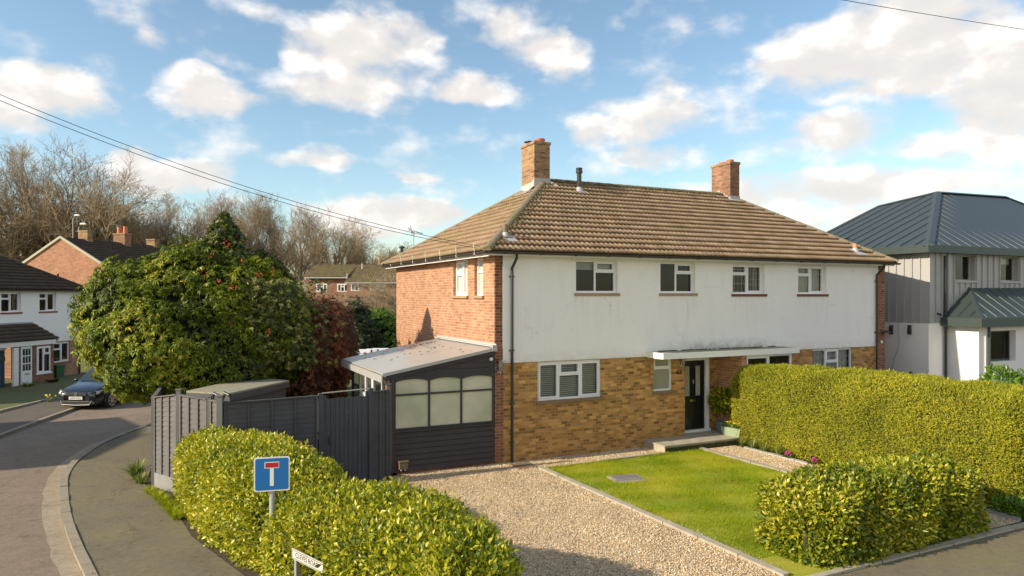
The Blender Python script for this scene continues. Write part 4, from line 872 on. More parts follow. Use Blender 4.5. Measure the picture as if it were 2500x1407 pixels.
hedge_y(hl,[(-9.9,-5.3,-4.2,1.4),(-9.2,-5.1,-3.85,1.5),(-8.3,-5.22,-3.62,1.53),(-7.6,-5.50,-3.58,1.53),(-7.34,-5.60,-3.58,1.53),(-7.1,-5.50,-3.6,1.53),(-6.8,-5.64,-3.68,1.53),(-6.1,-5.92,-3.98,1.48),(-5.6,-6.02,-4.3,1.36),(-5.25,-5.98,-4.4,1.22),(-4.95,-5.65,-4.45,1.05),(-4.65,-6.1,-4.5,1.28),(-4.1,-6.35,-4.6,1.46),(-3,-6.65,-4.75,1.52),(-2,-6.85,-5.0,1.5),(-1,-7.02,-5.4,1.42),(0,-7.12,-6.0,1.35),(.6,-7.15,-6.2,1.3)],-9.9,.55,88000,'leaf_hedge',.078,.042,sprig=110,end_r=1.0,p=2.7,seed=3,lump=.045,carve=lambda P:((P[:,2]>.66)&(P[:,2]<1.06)&(P[:,1]>-7.10)&(P[:,1]<-6.66)&((P[:,0]+5.81)*-.934+(P[:,1]+6.73)*-.35>-.06))|((P[:,1]>-5.15)&(P[:,1]<-4.85)&(P[:,0]<-5.3)&(P[:,2]>.85)))
hr=empty('laurel_hedge',(0,0,0),0,'lower dark-sided glossy hedge at the street end of the lawn on the right','hedge')
hedge_y(hr,[(1.5,-8.35,-6.95,1.02),(2.2,-8.42,-6.85,1.10),(3.8,-8.4,-6.9,1.15),(6.1,-8.35,-6.9,1.08)],1.6,5.98,46000,'leaf_hedge_right',.085,.048,sprig=110,end_r=.55,p=3.2,axis='x',seed=5,lump=.05)
hc=empty('conifer_hedge',(0,0,0),0,'long tall clipped lime green conifer hedge between the two front gardens','hedge')
hedge_y(hc,[(-8.0,7.4,9.6,2.22),(-5,7.25,9.4,2.25),(-2,7.15,9.1,2.2),(-.5,7.1,9.0,2.12)],-8.0,-.35,190000,'leaf_conifer',.062,.020,rough=.03,end_r=.45,p=5,seed=8,up=.6,jit=.6,drp=.3,lump=.035,face=1.5)
tl=empty('laurel_shrub',(0,0,0),0,'dark leafy laurel at the far right behind the street end of the conifer hedge','shrub')
hedge_y(tl,[(-8.3,9.3,11.2,2.35),(-5.5,9.3,11.0,2.35)],-8.35,-5.6,9000,'leaf_laurel',.13,.06,seed=11,lump=.1,p=2.6,end_r=.5)
# plants along the conifer foot
def strap_plant(name,c,n,hh,spread,label,mat='strap_leaf',w=.02,cat='plant',group=None):
    V=[];F=[];R=[]; i0=0
    for k in range(n):
        a=random.uniform(0,2*PI); L=hh*random.uniform(.6,1.15); d=Vector((math.cos(a),math.sin(a),0)); s=Vector((-d.y,d.x,0))*w*random.uniform(.7,1.2); lean=random.uniform(.15,1)*spread; m=6; rr=random.random()
        bx=Vector(c)+d*random.uniform(0,.08)
        for j in range(m+1):
            t=j/m; p=bx+d*lean*t**1.4+Vector((0,0,L*(t-.45*lean/spread*t*t*1.3))); ww=s*(1-t)**.6*(1 if j else .7)
            V+=[tuple(p-ww),tuple(p+ww)]; R+=[rr*.7+.3*t]*2
        for j in range(m): F.append((i0+2*j,i0+2*j+1,i0+2*j+3,i0+2*j+2))
        i0+=2*(m+1)
    o=npmesh(name,np.array(V),np.array(F),mat,rnd=np.array(R)); return tag(o,label,cat,group)
strap_plant('strap_leaf_plant',(-7.95,2.35,-.01),110,.55,.55,'spiky strap-leaved plant on the pavement edge at the far end of the fence',w=.022)
strap_plant('strap_leaf_plant',(-7.85,1.75,-.01),60,.3,.35,'smaller strap-leaved clump at the base of the sunlit fence',w=.018)
g1=[]
for i,(x,y) in enumerate(((-7.62,.75),(-7.48,.3),(-7.38,-.1),(-7.30,-.5),(-7.2,-.95),(-7.12,-1.35))):
    strap_plant('weed_tuft',(x,y,-.01),150,.22,.26,'bright green weedy tuft at the foot of the grey fence and hedge','grass_blade',.008,'weeds','weed tufts along the fence foot')
for i,(x,y,l) in enumerate(((6.98,-1.15,'nearest the step'),(7.02,-1.5,'second from the step'),(7.03,-1.9,'third from the step'),(7.05,-2.4,'fourth from the step'))):
    strap_plant('daffodil_clump',(x,y,.0),45,.34,.3,'green strap-leaved bulb clump at the conifer hedge foot, '+l,w=.012,cat='plant',group='bulb clumps along the conifer hedge')
for i,(x,y,l) in enumerate(((6.97,-2.75,'farther'),(6.98,-3.55,'nearer'))):
    q=MB()
    for k in range(26): q.blob((x+random.gauss(0,.05),y+random.gauss(0,.05),.10+random.random()*.09),(.022,.022,.016),k)
    o=q.obj('pink_primula','pink_flower'); tag(o,'pink flowering primula by the pale stone edging, the %s of two'%l,'flower')
    lf=80; a=rng.uniform(0,2*PI,lf); P=np.stack([x+.03*np.cos(a),y+.03*np.sin(a),np.full(lf,.02)],1); leaves('primula_leaves',P,np.stack([np.cos(a),np.sin(a),rng.uniform(.3,1.2,lf)],1),np.tile([[0,0,1.]],(lf,1)),rng.uniform(.08,.16,lf),.04,'leaf_laurel',o)
lf=2600; P=np.stack([rng.uniform(7.0,7.9,lf),rng.uniform(-8.35,-7.7,lf),rng.uniform(0,.25,lf)],1); o=leaves('ground_weeds',P,rng.normal(0,1,(lf,3))+[0,0,1.2],rng.normal(0,.6,(lf,3))+[0,0,1],rng.uniform(.06,.15,lf),.035,'leaf_laurel'); tag(o,'low green weeds in shade at the street end of the conifer hedge','weeds',None,'stuff')
# bay tree in pot, planter
def ball(root,c,r,n,mat,L,Wd,seed=1,fill=.45,name='foliage'):
    r_=np.random.default_rng(seed); d=nrm(r_.normal(0,1,(n,3))); rad=r_.uniform(fill,1,n)**.6; P=np.array(c)+d*np.array(r)*rad[:,None]
    A=d+r_.normal(0,.6,(n,3))+[0,0,.2]; return leaves(name,P,A,d+r_.normal(0,.6,(n,3)),r_.uniform(.7,1.3,n)*L,Wd,mat,root,rnd=r_.random(n))
bt=empty('bay_tree',(7.18,-.05,.197),0,'round clipped bay tree in a grey pot on the front step','potted tree')
def f():
    ball(bt,(7.18,-.12,1.12),(.33,.33,.36),2600,'leaf_shrub',.10,.04,3,.3)
    q=MB(); q.tube([(7.18,.10,.3),(7.19,.11,.7),(7.18,.12,1.1)],.016,7); q.obj('stem','bark_dark',bt)
    q=MB(); q.lathe((7.18,.1,.198),[(.12,0),(.16,.28),(.175,.29),(.175,.32),(.15,.32),(.14,.28)],16); q.obj('pot','pot_grey',bt)
sub(bt,f)
pt=empty('planter',(7.1,-.62,.197),0,'pale green wooden planter with small pansies on the end of the step','planter')
def f():
    q=MB((7.12,-.62,0),(.25,-.97,0),(-.97,-.25,0)); q.extrude([(-.25,-.12,.198),(.25,-.12,.198),(.30,-.12,.42),(-.30,-.12,.42)],(0,.22,0)); q.obj('box','planter_green',pt,bevel=.01)
    P=np.stack([7.12+rng.normal(0,.08,300),-.62+rng.uniform(-.28,.28,300),np.full(300,.47)],1); leaves('leaves',P,rng.normal(0,.6,(300,3))+[0,0,1],rng.normal(0,.6,(300,3))+[0,0,1],.08,.03,'leaf_laurel',pt)
    q=MB()
    for k in range(16): q.blob((7.12+random.gauss(0,.07),-.62+random.uniform(-.28,.28),.55+random.random()*.03),(.022,.022,.018),k)
    q.obj('pansy_flowers','yellow_flower',pt)
sub(pt,f)
#==================================================================== BIG SHRUB + HOLLY
bs=empty('rhododendron_bush',(-6.5,5.6,0),0,'huge rounded evergreen bush with drooping glossy leaves overhanging the fence and road','bush')
def whorls(name,C,N,nl,L,Wd,mat,parent,rnd0,dr=.55):
    n=len(C); ax=nrm(N*.8+rng.normal(0,.35,(n,3))+[0,0,.5]); t=nrm(np.cross(ax,rng.normal(0,1,(n,3)))); b=np.cross(ax,t); PP=[];AA=[];NN=[];RR=[]
    for j in range(nl):
        a=2*PI*j/nl+rng.uniform(-.3,.3,n); rad=t*np.cos(a)[:,None]+b*np.sin(a)[:,None]; A=rad*1.0+ax*rng.uniform(-.1,.55,n)[:,None]-np.array([0,0,dr])*rng.uniform(.6,1.3,n)[:,None]
        PP.append(C);AA.append(A);NN.append(nrm(ax+rad*.3+rng.normal(0,.2,(n,3))));RR.append(np.clip(rnd0+rng.normal(0,.18,n),0,1))
    P=np.concatenate(PP); n2=len(P)
    return leaves(name,P,np.concatenate(AA),np.concatenate(NN),rng.uniform(.75,1.2,n2)*L,rng.uniform(.8,1.15,n2)*Wd,mat,parent,fold=.18,droop=.25,rnd=np.concatenate(RR))
LOB=[((-7.25,4.7,2.98),(1.95,1.9,1.66)),((-6.3,5.3,3.85),(2.2,2.0,1.75)),((-7.9,5.5,3.55),(1.65,1.8,1.65)),((-5.2,5.3,3.2),(1.7,1.7,1.75)),((-4.6,5.6,2.9),(1.15,1.5,2.1)),((-6.2,4.4,2.5),(1.7,1.5,1.4)),((-5.4,5.6,4.2),(1.5,1.4,1.25)),((-7.2,6.6,3.6),(2,2,1.8))]
def surf(lobs,n,seed,jit=.08):
    r=np.random.default_rng(seed); Ps=[];Ns=[]; ar=np.array([l[1][0]*l[1][1]+l[1][0]*l[1][2]+l[1][1]*l[1][2] for l in lobs]); ar=ar/ar.sum()
    for (c,rad),w in zip(lobs,ar):
        m=int(n*w*1.6); d=nrm(r.normal(0,1,(m,3))); lump=1+.07*np.sin(d[:,0]*5+c[0]*3)*np.sin(d[:,2]*6+c[1])+.05*np.sin(d[:,1]*11+d[:,2]*9)+r.normal(0,.028,m)-np.abs(r.normal(0,jit,m)); P=np.array(c)+d*np.array(rad)*lump[:,None]; N=nrm(d/np.array(rad)); ok=np.ones(m,bool)
        for (c2,r2) in lobs:
            if c2==c: continue
            ok&=(((P-np.array(c2))/np.array(r2))**2).sum(1)>.80
        ok&=P[:,2]>.5
        Ps.append(P[ok]);Ns.append(N[ok])
    return np.concatenate(Ps),np.concatenate(Ns)
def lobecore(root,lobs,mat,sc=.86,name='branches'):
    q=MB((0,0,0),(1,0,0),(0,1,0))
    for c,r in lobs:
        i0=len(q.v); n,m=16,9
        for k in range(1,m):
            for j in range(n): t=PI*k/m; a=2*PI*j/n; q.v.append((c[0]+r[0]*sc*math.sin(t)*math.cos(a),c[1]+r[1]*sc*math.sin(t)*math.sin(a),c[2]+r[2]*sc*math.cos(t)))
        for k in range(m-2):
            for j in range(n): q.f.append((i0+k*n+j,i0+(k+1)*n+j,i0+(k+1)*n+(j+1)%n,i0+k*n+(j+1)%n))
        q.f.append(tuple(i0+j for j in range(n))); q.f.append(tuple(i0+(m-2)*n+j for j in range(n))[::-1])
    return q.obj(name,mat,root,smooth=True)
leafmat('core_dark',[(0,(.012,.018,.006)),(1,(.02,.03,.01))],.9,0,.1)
def f():
    P,N=surf(LOB,18500,21); whorls('foliage',P,N,7,.135,.046,'leaf_shrub',bs,np.clip(.42+.3*np.sin(P[:,0]*2+P[:,2]*1.5)*np.sin(P[:,1]*2.5)+rng.normal(0,.12,len(P)),0,1))
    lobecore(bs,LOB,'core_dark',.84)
    q=MB((0,0,0),(1,0,0),(0,1,0))
    for a in ((-6.9,5.2),(-6.3,5.6),(-5.6,5.4)): q.tube([(a[0],a[1],-.1),(a[0]+.2,a[1]-.2,.9),(a[0]-.1,a[1]-.4,2.0)],[.12,.09,.05],8)
    q.tube([(-7.3,4.0,3.0),(-7.45,3.2,3.1),(-7.5,2.9,3.45)],[.03,.02,.012],6)
    q.obj('trunk','bark_dark',bs)
sub(bs,f)
ho=empty('holly_tree',(-5.85,5.0,0),0,'conical holly tree with red berries rising through the big bush','tree')
def f():
    hx,hy=-5.90,5.45; n=4300; t=rng.random(n)**.75; z=3.0+3.5*t; rad=(1-t)**.9*1.75+.05; a=rng.uniform(0,2*PI,n); rr=rad*rng.uniform(.55,1.05,n)*(1+.35*np.sin(a*5+z*5)*np.sin(z*9+a)); C=np.stack([hx+rr*np.cos(a),hy+rr*np.sin(a),z],1); N=np.stack([np.cos(a),np.sin(a),.4+0*a],1)
    whorls('foliage',C,N,7,.085,.042,'leaf_holly',ho,rng.random(n),dr=.1)
    # side sprays of holly low in the bush
    m=1500; C=np.stack([rng.normal(-5.0,.75,m),3.55+rng.normal(0,.22,m),rng.uniform(2.2,4.6,m)],1); C[:,1]+=np.abs(C[:,0]+5.0)*.3; whorls('side_foliage',C,np.tile([[-.2,-1.,.3]],(m,1)),6,.085,.04,'leaf_holly',ho,rng.random(m),dr=.1)
    q=MB((0,0,0),(1,0,0),(0,1,0)); q.tube([(-5.9,5.3,-.1),(-5.9,5.3,3),(hx,hy,6.45)],[.12,.09,.015],8); q.obj('trunk','bark_dark',ho)
    sp=[W(x,18.0,4.17+(722-y)/1720*18.0) for x,y in ((548,590),(555,600),(518,620),(590,638),(486,660),(510,668),(532,690),(565,700),(537,688),(625,675),(638,672),(665,665),(576,704),(460,700),(435,760),(500,780),(535,782),(555,790),(570,797),(655,810),(590,870))]
    for i,c in enumerate(sp):
        q=MB((0,0,0),(1,0,0),(0,1,0))
        for k in range(5): q.blob((c[0]+random.gauss(0,.03),c[1]-.1+random.gauss(0,.05),c[2]+random.gauss(0,.045)),(.013,.013,.014),k)
        q.obj('berry_cluster','berry',ho)
sub(ho,f)
# beech hedge, garden shrubs, far laurel, conifer
def lobed(name,label,cat,lobs,n,mat,L,Wd,nl=6,coremat='core_dark',dr=.2,jit=.06,group=None,seed=3):
    rt=empty(name,(lobs[0][0][0],lobs[0][0][1],0),0,label,cat,group)
    def f():
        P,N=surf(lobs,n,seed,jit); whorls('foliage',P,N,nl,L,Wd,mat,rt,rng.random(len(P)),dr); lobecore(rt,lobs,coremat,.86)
    sub(rt,f); return rt
bl=[]
for i in range(7):
    p=W(772+i*9,21+i*1.7); bl.append(((p[0]-.2,p[1],1.9),(1.0,1.3,2.05+.05*(i%2))))
b2=[]
plain('beech_core',(.07,.03,.018),.95,.3,6)
lobed('beech_hedge','tall russet brown beech hedge along the back garden beside the big bush','hedge',bl,9000,'leaf_beech',.10,.06,5,'beech_core',.2,.05)
lb=[(W(905+i*24,45,1.3),(1.6,1.2,1.9+.15*math.sin(i*2))) for i in range(5)]
lobed('laurel_hedge','bright green sunlit laurel at the far end of the back garden','hedge',lb,2600,'leaf_laurel',.2,.09,5,'core_dark')
lobed('conifer_shrub','dark conifer between the beech hedge and the far laurel','shrub',[(W(872,43,1.4),(1.1,1.1,2.5)),(W(885,42,1.0),(1.1,1.1,1.9))],1500,'leaf_dark',.16,.04,6,'core_dark',-.3)
p=W(700,20.3); lobed('lavender_bush','low grey-green shrub in the shade behind the shed','shrub',[((W(705,20.5,.4)),(.8,.6,.55)),((W(735,21.5,.35)),(.6,.6,.5))],900,'leaf_grey',.1,.03,6)
p=W(845,30); lobed('lavender_bush','dark mound of planting beside the back garden lawn','shrub',[((W(800,27,.3)),(.9,.9,.6))],500,'leaf_grey',.1,.03,6)
for i,(px,d,l) in enumerate([(712,17.6,'behind the shed corner')]):
    c=W(px,d,.9 if i==0 else 1.2)
    q=MB()
    for k in range(30): q.blob((c[0]+random.gauss(0,.12),c[1]+random.gauss(0,.1),c[2]+random.gauss(0,.07)),(.03,.03,.025),k)
    o=q.obj('forsythia_bush','yellow_flower'); tag(o,'small yellow flowering bush '+l,'flower')
    n=160; P=np.stack([c[0]+rng.normal(0,.13,n),c[1]+rng.normal(0,.13,n),rng.uniform(.1,c[2],n)],1); leaves('leaves',P,rng.normal(0,.5,(n,3))+[0,0,1],rng.normal(0,1,(n,3)),.12,.03,'leaf_laurel',o)
# far back garden furniture and fence
for i,(px,w_) in enumerate(((886,.9),(906,.7),(928,1.0))):
    c=W(px,38+i*.4); u=(RX,RY,0); n_=(RY,-RX,0)
    rt=empty('garden_chair',(c[0],c[1],0),0,'dark rattan garden seat with pale cushion, number %d from the left'%(i+1),'chair','rattan seats at the end of the back garden'); 
    rt['label']=('leftmost dark rattan seat with a pale cushion beyond the conservatory roof','middle dark rattan seat with a pale cushion beyond the conservatory roof','rightmost and widest rattan seat beyond the conservatory roof')[i]
    def f():
        q=MB((c[0],c[1],.6),u,n_); q.box(-w_/2,w_/2,-.35,.35,0,.3); q.box(-w_/2,w_/2,-.35,-.25,.3,.62); q.box(-w_/2,-w_/2+.1,-.25,.35,.3,.5); q.box(w_/2-.1,w_/2,-.25,.35,.3,.5); q.obj('seat_frame','rattan',rt,bevel=.02)
        q=MB((c[0],c[1],.6),u,n_); q.box(-w_/2+.11,w_/2-.11,-.24,.33,.302,.42); q.box(-w_/2+.05,w_/2-.05,-.24,-.16,.44,.66); q.obj('cushion','cushion',rt,bevel=.03)
        q=MB((c[0],c[1],0),u,n_); q.box(-w_/2-.1,w_/2+.1,-.5,.5,-.2,.598); q.obj('plinth','brick_pier',rt)
    sub(rt,f)
ff=empty('garden_fence',(W(855,41)[0],W(855,41)[1],0),0,'weathered tan panel fence at the end of the back garden','fence')
def f():
    a=W(845,40)[:2]; 
    for i in range(5):
        p0=W(848+i*30,47.5)[:2]; p1=W(878+i*30,47.5)[:2]; fence_panel(ff,p0,p1,-.2,-.2,1.7,1.7,False,3,'shed_wood')
sub(ff,f)
#==================================================================== LEFT WHITE HOUSE
HA=(-14.63,24.80); ang=math.radians(56.96); gb=-.42
def house_b(): return ((0,0,gb),(1,0,0),(0,-1,0))
L_=empty('white_semi_house',(HA[0],HA[1],0),ang,'white rendered house in shade at the left edge with dark tiled roof and porch','house')
q=MB(); LWU=[(.06,1.2,3.36,4.34),(2.36,3.46,3.36,4.34)]
wall(q,-8.6,5.2,1.78,4.46,LWU,.12,.02); q.box(-8.6,5.2,-.02,.018,1.765,1.779); q.obj('rendered_wall','render_bright',L_)
q=MB(); wall(q,1.62,5.2,-.9,1.779,[(3.30,4.46,.66,1.72)],.12); q.obj('brick_wall','brick_red',L_)
q=MB(); q.poly([(5.2,.02,-.9),(5.2,-8.4,-.9),(5.2,-8.4,4.46),(5.2,.02,4.46)]); q.obj('side_wall','brick_red',L_); q=MB(); q.poly([(-8.6,.02,-.9),(-8.6,-8.4,-.9),(-8.6,-8.4,4.46),(-8.6,.02,4.46)]); q.obj('side_wall','brick_red',L_)
window(L_,FRONT,*LWU[0],[(1,[2,1],[0,1]),(1,[1],[1])],sill='red_sill',inside='curtain'); window(L_,FRONT,*LWU[1],[(1,[2,1],[0,1]),(1,[1],[1])],sill='red_sill')
window(L_,FRONT,3.30,4.46,.66,1.72,[(1,[1.8,1],[0,1]),(1,[1],[1])],sill='stone_sill')
# porch block (stands 1.35 m proud)
PB=((0,-1.35,0),(1,0,0),(0,-1,0))
q=MB(*PB); wall(q,.45,1.62,-.9,1.78,[(.66,1.50,.42,1.70)],.1); wall(q,-.42,-.28,-.9,1.78,(),.1); q.box(1.6,1.72,-1.35,-.002,-.9,1.78); q.obj('porch_wall','brick_pier',L_)
window(L_,PB,.66,1.50,.42,1.70,[(1,[1],[1]),(1,[2.6,1],[0,1])],sill='white_paint',inside='curtain',b=.02)
q=MB(*PB); q.box(-.24,.40,-.06,.0,-.25,1.76); dr=q.obj('white_door','upvc',L_)
q=MB(*PB)
for i in range(3):
    for j in range(3): q.box(-.16+.165*i,-.03+.165*i,.001,.006,.62+.36*j,.93+.36*j)
q.obj('door_pane','car_glass',dr); q=MB(*PB); q.box(-.03,.2,.001,.02,.42,.5); q.tube([(.33,.0,.8),(.33,.05,.8),(.28,.05,.8)],.012,6); q.obj('door_furniture','brass',dr)
q=MB(*PB); q.box(-.72,-.44,-.05,.05,-.9,1.74); q.box(-3.0,-.73,-.42,-.33,1.66,1.78); q.box(-3.0,-1.8,-.42,-.33,-.9,1.655); q.obj('porch_post','white_paint',L_)
q=MB(*PB); q.box(-1.75,-.80,-.4,-.34,-.9,1.65); bd=q.obj('blue_door','door_blue',L_); q=MB(*PB); q.box(-1.35,-1.05,-.34,-.325,.35,.42); q.obj('letterbox','brass',bd)
q=MB(*PB); pts=[(-.95+.18*math.cos(t),-.335,1.25+.22*math.sin(t)) for t in np.linspace(0,2*PI,14)[:-1]]; q.extrude(pts,(0,.006,0)); q.obj('door_light','car_glass',bd)
q=MB(*PB); q.box(-3.2,1.76,-.02,.10,1.785,2.0); q.box(1.70,1.76,-1.35,-.021,1.785,2.0); q.obj('porch_fascia','white_paint',L_)
Lp=math.hypot(1.55,.78); tiles('porch_roof',(0,-1.55,2.03),(1,0,0),(0,1.55/Lp,.78/Lp),(0,-.78/Lp,1.55/Lp),Lp,lambda v:-3.3,lambda v:1.86-.0*v,'tile_dark',L_)
q=MB(); q.extrude([(1.86,1.55,2.0),(1.86,0,2.78),(1.86,0,1.9),(1.86,1.4,1.9)],(-.03,0,0)); q.box(-3.3,1.86,.022,.10,2.79,2.86); q.obj('porch_flashing','lead',L_)
q=MB(); gutter(q,(-8.9,-.36,4.45),(5.6,-.36,4.45)); q.box(-8.9,5.55,.02,.32,4.44,4.458); q.obj('gutter','dark_gutter',L_)
hip_roof(L_,-8.95,5.55,-.38,8.8,4.46,-5.1,1.6,4.2,7.05,'tile_dark','tile_dark')
downpipe(L_,5.05,.02,4.4,-.4)
q=MB(); q.box(-4.4,-3.4,-4.7,-3.9,6.2,8.1); q.obj('chimney','brick_chimney_red',L_)
q=MB(); q.tube([(4.2,-.5,5.1),(4.2,-.5,5.35)],.05,8); q.obj('vent_pipe','black_plastic',L_)
# wheelie bin
def bin_():
    wp=Matrix.Translation((HA[0],HA[1],0))@Matrix.Rotation(ang,4,'Z')@Vector((2.95,-.45,-.43)); rt=empty('wheelie_bin',tuple(wp),ang,'green wheelie bin against the brick wall beside the porch','bin')
    q=MB(); i0=0; lo=[(-.22,-.22),(.22,-.22),(.22,.22),(-.22,.22)]
    q.v=[(x,y,.08) for x,y in lo]+[(x*1.3,y*1.25,.95) for x,y in lo]; q.f=[(0,3,2,1),(0,1,5,4),(1,2,6,5),(2,3,7,6),(3,0,4,7),(4,5,6,7)]; q.obj('body','green_bin',rt,bevel=.02)
    q=MB(); q.box(-.31,.31,-.31,.31,.955,1.02); q.box(-.25,.25,-.36,-.31,.95,.99); q.obj('lid','green_bin',rt,bevel=.02)
    q=MB(); q.tube([(-.26,-.24,.09),(-.20,-.24,.09)],.09,12); q.tube([(.20,-.24,.09),(.26,-.24,.09)],.09,12); q.obj('wheel','tyre',rt)
bin_()
for i,(s_,o_,l,mt) in enumerate(((-.55,2.0,'beside the white porch post','leaf_laurel'),(1.0,1.9,'under the porch window','leaf_dark'))):
    wp=Matrix.Translation((HA[0],HA[1],0))@Matrix.Rotation(ang,4,'Z')@Vector((s_,-o_,-.43)); rt=empty('potted_plant',tuple(wp),0,'small leafy potted plant '+l,'potted plant')
    q=MB(); q.lathe((0,0,0),[(.13,0),(.18,.26),(.19,.27),(.19,.3),(.16,.3)],12); q.obj('pot','pot_grey',rt)
    n=160; a=rng.uniform(0,2*PI,n); P=np.stack([.05*np.cos(a),.05*np.sin(a),np.full(n,.28)],1); leaves('leaves',P,np.stack([np.cos(a)*.6,np.sin(a)*.6,rng.uniform(.5,1.3,n)],1),np.stack([0*a,0*a,1+0*a],1)+rng.normal(0,.3,(n,3)),rng.uniform(.2,.45,n),.035,mt,rt)
# daffodils by the road
for i,(px,d,l) in enumerate(((120,27.8,'nearest the left edge'),(158,27.6,'just left of the parked car'))):
    c=W(px,d,-.03); o=strap_plant('daffodil_clump',c,40,.25,.18,'yellow daffodil clump on the far verge, '+l,w=.01,group='daffodils on the far verge'); q=MB()
    for k in range(7): q.blob((c[0]+random.gauss(0,.08),c[1]+random.gauss(0,.08),.2+random.random()*.08),(.035,.035,.03),k)
    q.obj('flower','yellow_flower',o)
#==================================================================== SHADOW-CASTING NEIGHBOUR (just out of frame, left)
N_=empty('semi_house',(-20.0,5.9,0),PI/2,'neighbouring white house just outside the left edge of the picture','house')
q=MB(); wall(q,0,6.6,-.3,4.85,[(1,2.4,2.9,4),(4.2,5.6,2.9,4),(2,3.6,.5,1.8)],.12); q.obj('wall','render_white',N_)
q=MB(); q.box(0,6.6,-8,-.15,-.3,4.85); q.obj('rear_wall','brick_red',N_)
hip_roof(N_,-.35,6.95,-.4,8.4,4.85,2.7,4.2,4.0,7.4,'tile_dark','tile_dark',g=.4)
q=MB(); q.box(4.4,5.1,-4.5,-3.7,5.2,8.3); q.obj('chimney','brick_chimney_red',N_)
q=MB(); q.box(1.7,2.5,.0,.9,-.3,2.3); q.extrude([(1.6,0,2.7),(2.6,0,2.7),(2.6,1.1,2.3),(1.6,1.1,2.3)],(0,0,.1)); q.obj('porch','brick_red',N_)
#==================================================================== BRICK GABLE TERRACE (beyond the white house)
ga=math.atan2(9.46,8.02); GB=empty('brick_terrace',(-14.66,45.34,0),ga-PI/2,'terrace with sunlit orange brick gable and dark roof behind the white house','house')
# local: +Y = ridge direction, x across the gable
hw=4.25; ez=6.12; rz_=8.42
q=MB(); q.poly([(-hw,0,-.8),(hw,0,-.8),(hw,0,ez),(0,0,rz_),(-hw,0,ez)]); q.poly([(hw,0,-.8),(hw,-19,-.8),(hw,-19,ez),(hw,0,ez)]); q.poly([(-hw,0,-.8),(-hw,-19,-.8),(-hw,-19,ez),(-hw,0,ez)]); q.obj('gable_wall','brick_gable',GB)
Lr=math.hypot(hw+.3,rz_-ez+.16); dz=(rz_-ez+.16)/Lr; dx=(hw+.3)/Lr
tiles('roof_slope',(hw+.3,0,ez-.1),(0,1,0),(-dx,0,dz),(dz,0,dx),Lr,lambda v:-.1,lambda v:19,'tile_dark',GB,g=.38,per=.3,amp=.03)
tiles('rear_slope',(-hw-.3,0,ez-.1),(0,1,0),(dx,0,dz),(-dz,0,dx),Lr,lambda v:-.1,lambda v:19,'tile_dark',GB,g=.38,per=.6,amp=.03)
q=MB()
for s in (1,-1): q.extrude([(s*(hw+.35),.12,ez-.22),(0,.12,rz_-.02),(0,.12,rz_+.16),(s*(hw+.35),.12,ez-.02)],(0,-.12,0))
q.obj('bargeboard','shed_wood',GB)
for (y,w_,hh,lb) in ((1.9,.85,.62,None),(5.4,1.12,.70,None),(8.8,.85,.50,None)):
    q=MB(); q.box(-w_/2,w_/2,-y-w_*.6,-y,rz_-.6,rz_+hh); c=q.obj('chimney','brick_chimney' if w_<1.1 else 'brick_chimney_red',GB); q=MB(); q.box(-w_/2-.05,w_/2+.05,-y-w_*.6-.05,-y+.05,rz_+hh,rz_+hh+.12)
    q.obj('chimney_cap','brick_chimney',c)
    if w_>1:
        q=MB(); q.lathe((-.3,-y-.35,rz_+hh+.12),[(.2,0),(.17,.5),(.2,.55)],12); q.lathe((.25,-y-.4,rz_+hh+.12),[(.2,0),(.17,.55),(.2,.6)],12); q.obj('chimney_pot','terracotta',c)
# street lamps beyond
for i,(px,y0_,d,l) in enumerate(((192,548,60,'with the lower lamp head'),(178,527,66,'taller and farther'))):
    z=4.17+(722-y0_)/1720*d; c=W(px,d); rt=empty('aerial_mast',(c[0],c[1],0),0,'pale street lamp seen above the far terrace roof, '+l,'street lamp','street lamps beyond the terrace')
    rt.name='street_lamp'
    def f():
        q=MB(c,(RX,RY,0),(RY,-RX,0)); q.tube([(0,0,-1),(0,0,z-.3),(.2,0,z)],.035,6); q.obj('pole','steel_post',rt); q=MB(c,(RX,RY,0),(RY,-RX,0)); q.box(.15,.62,-.1,.1,z-.05,z+.12); q.obj('lamp_head','white_paint',rt,bevel=.05)
    sub(rt,f)
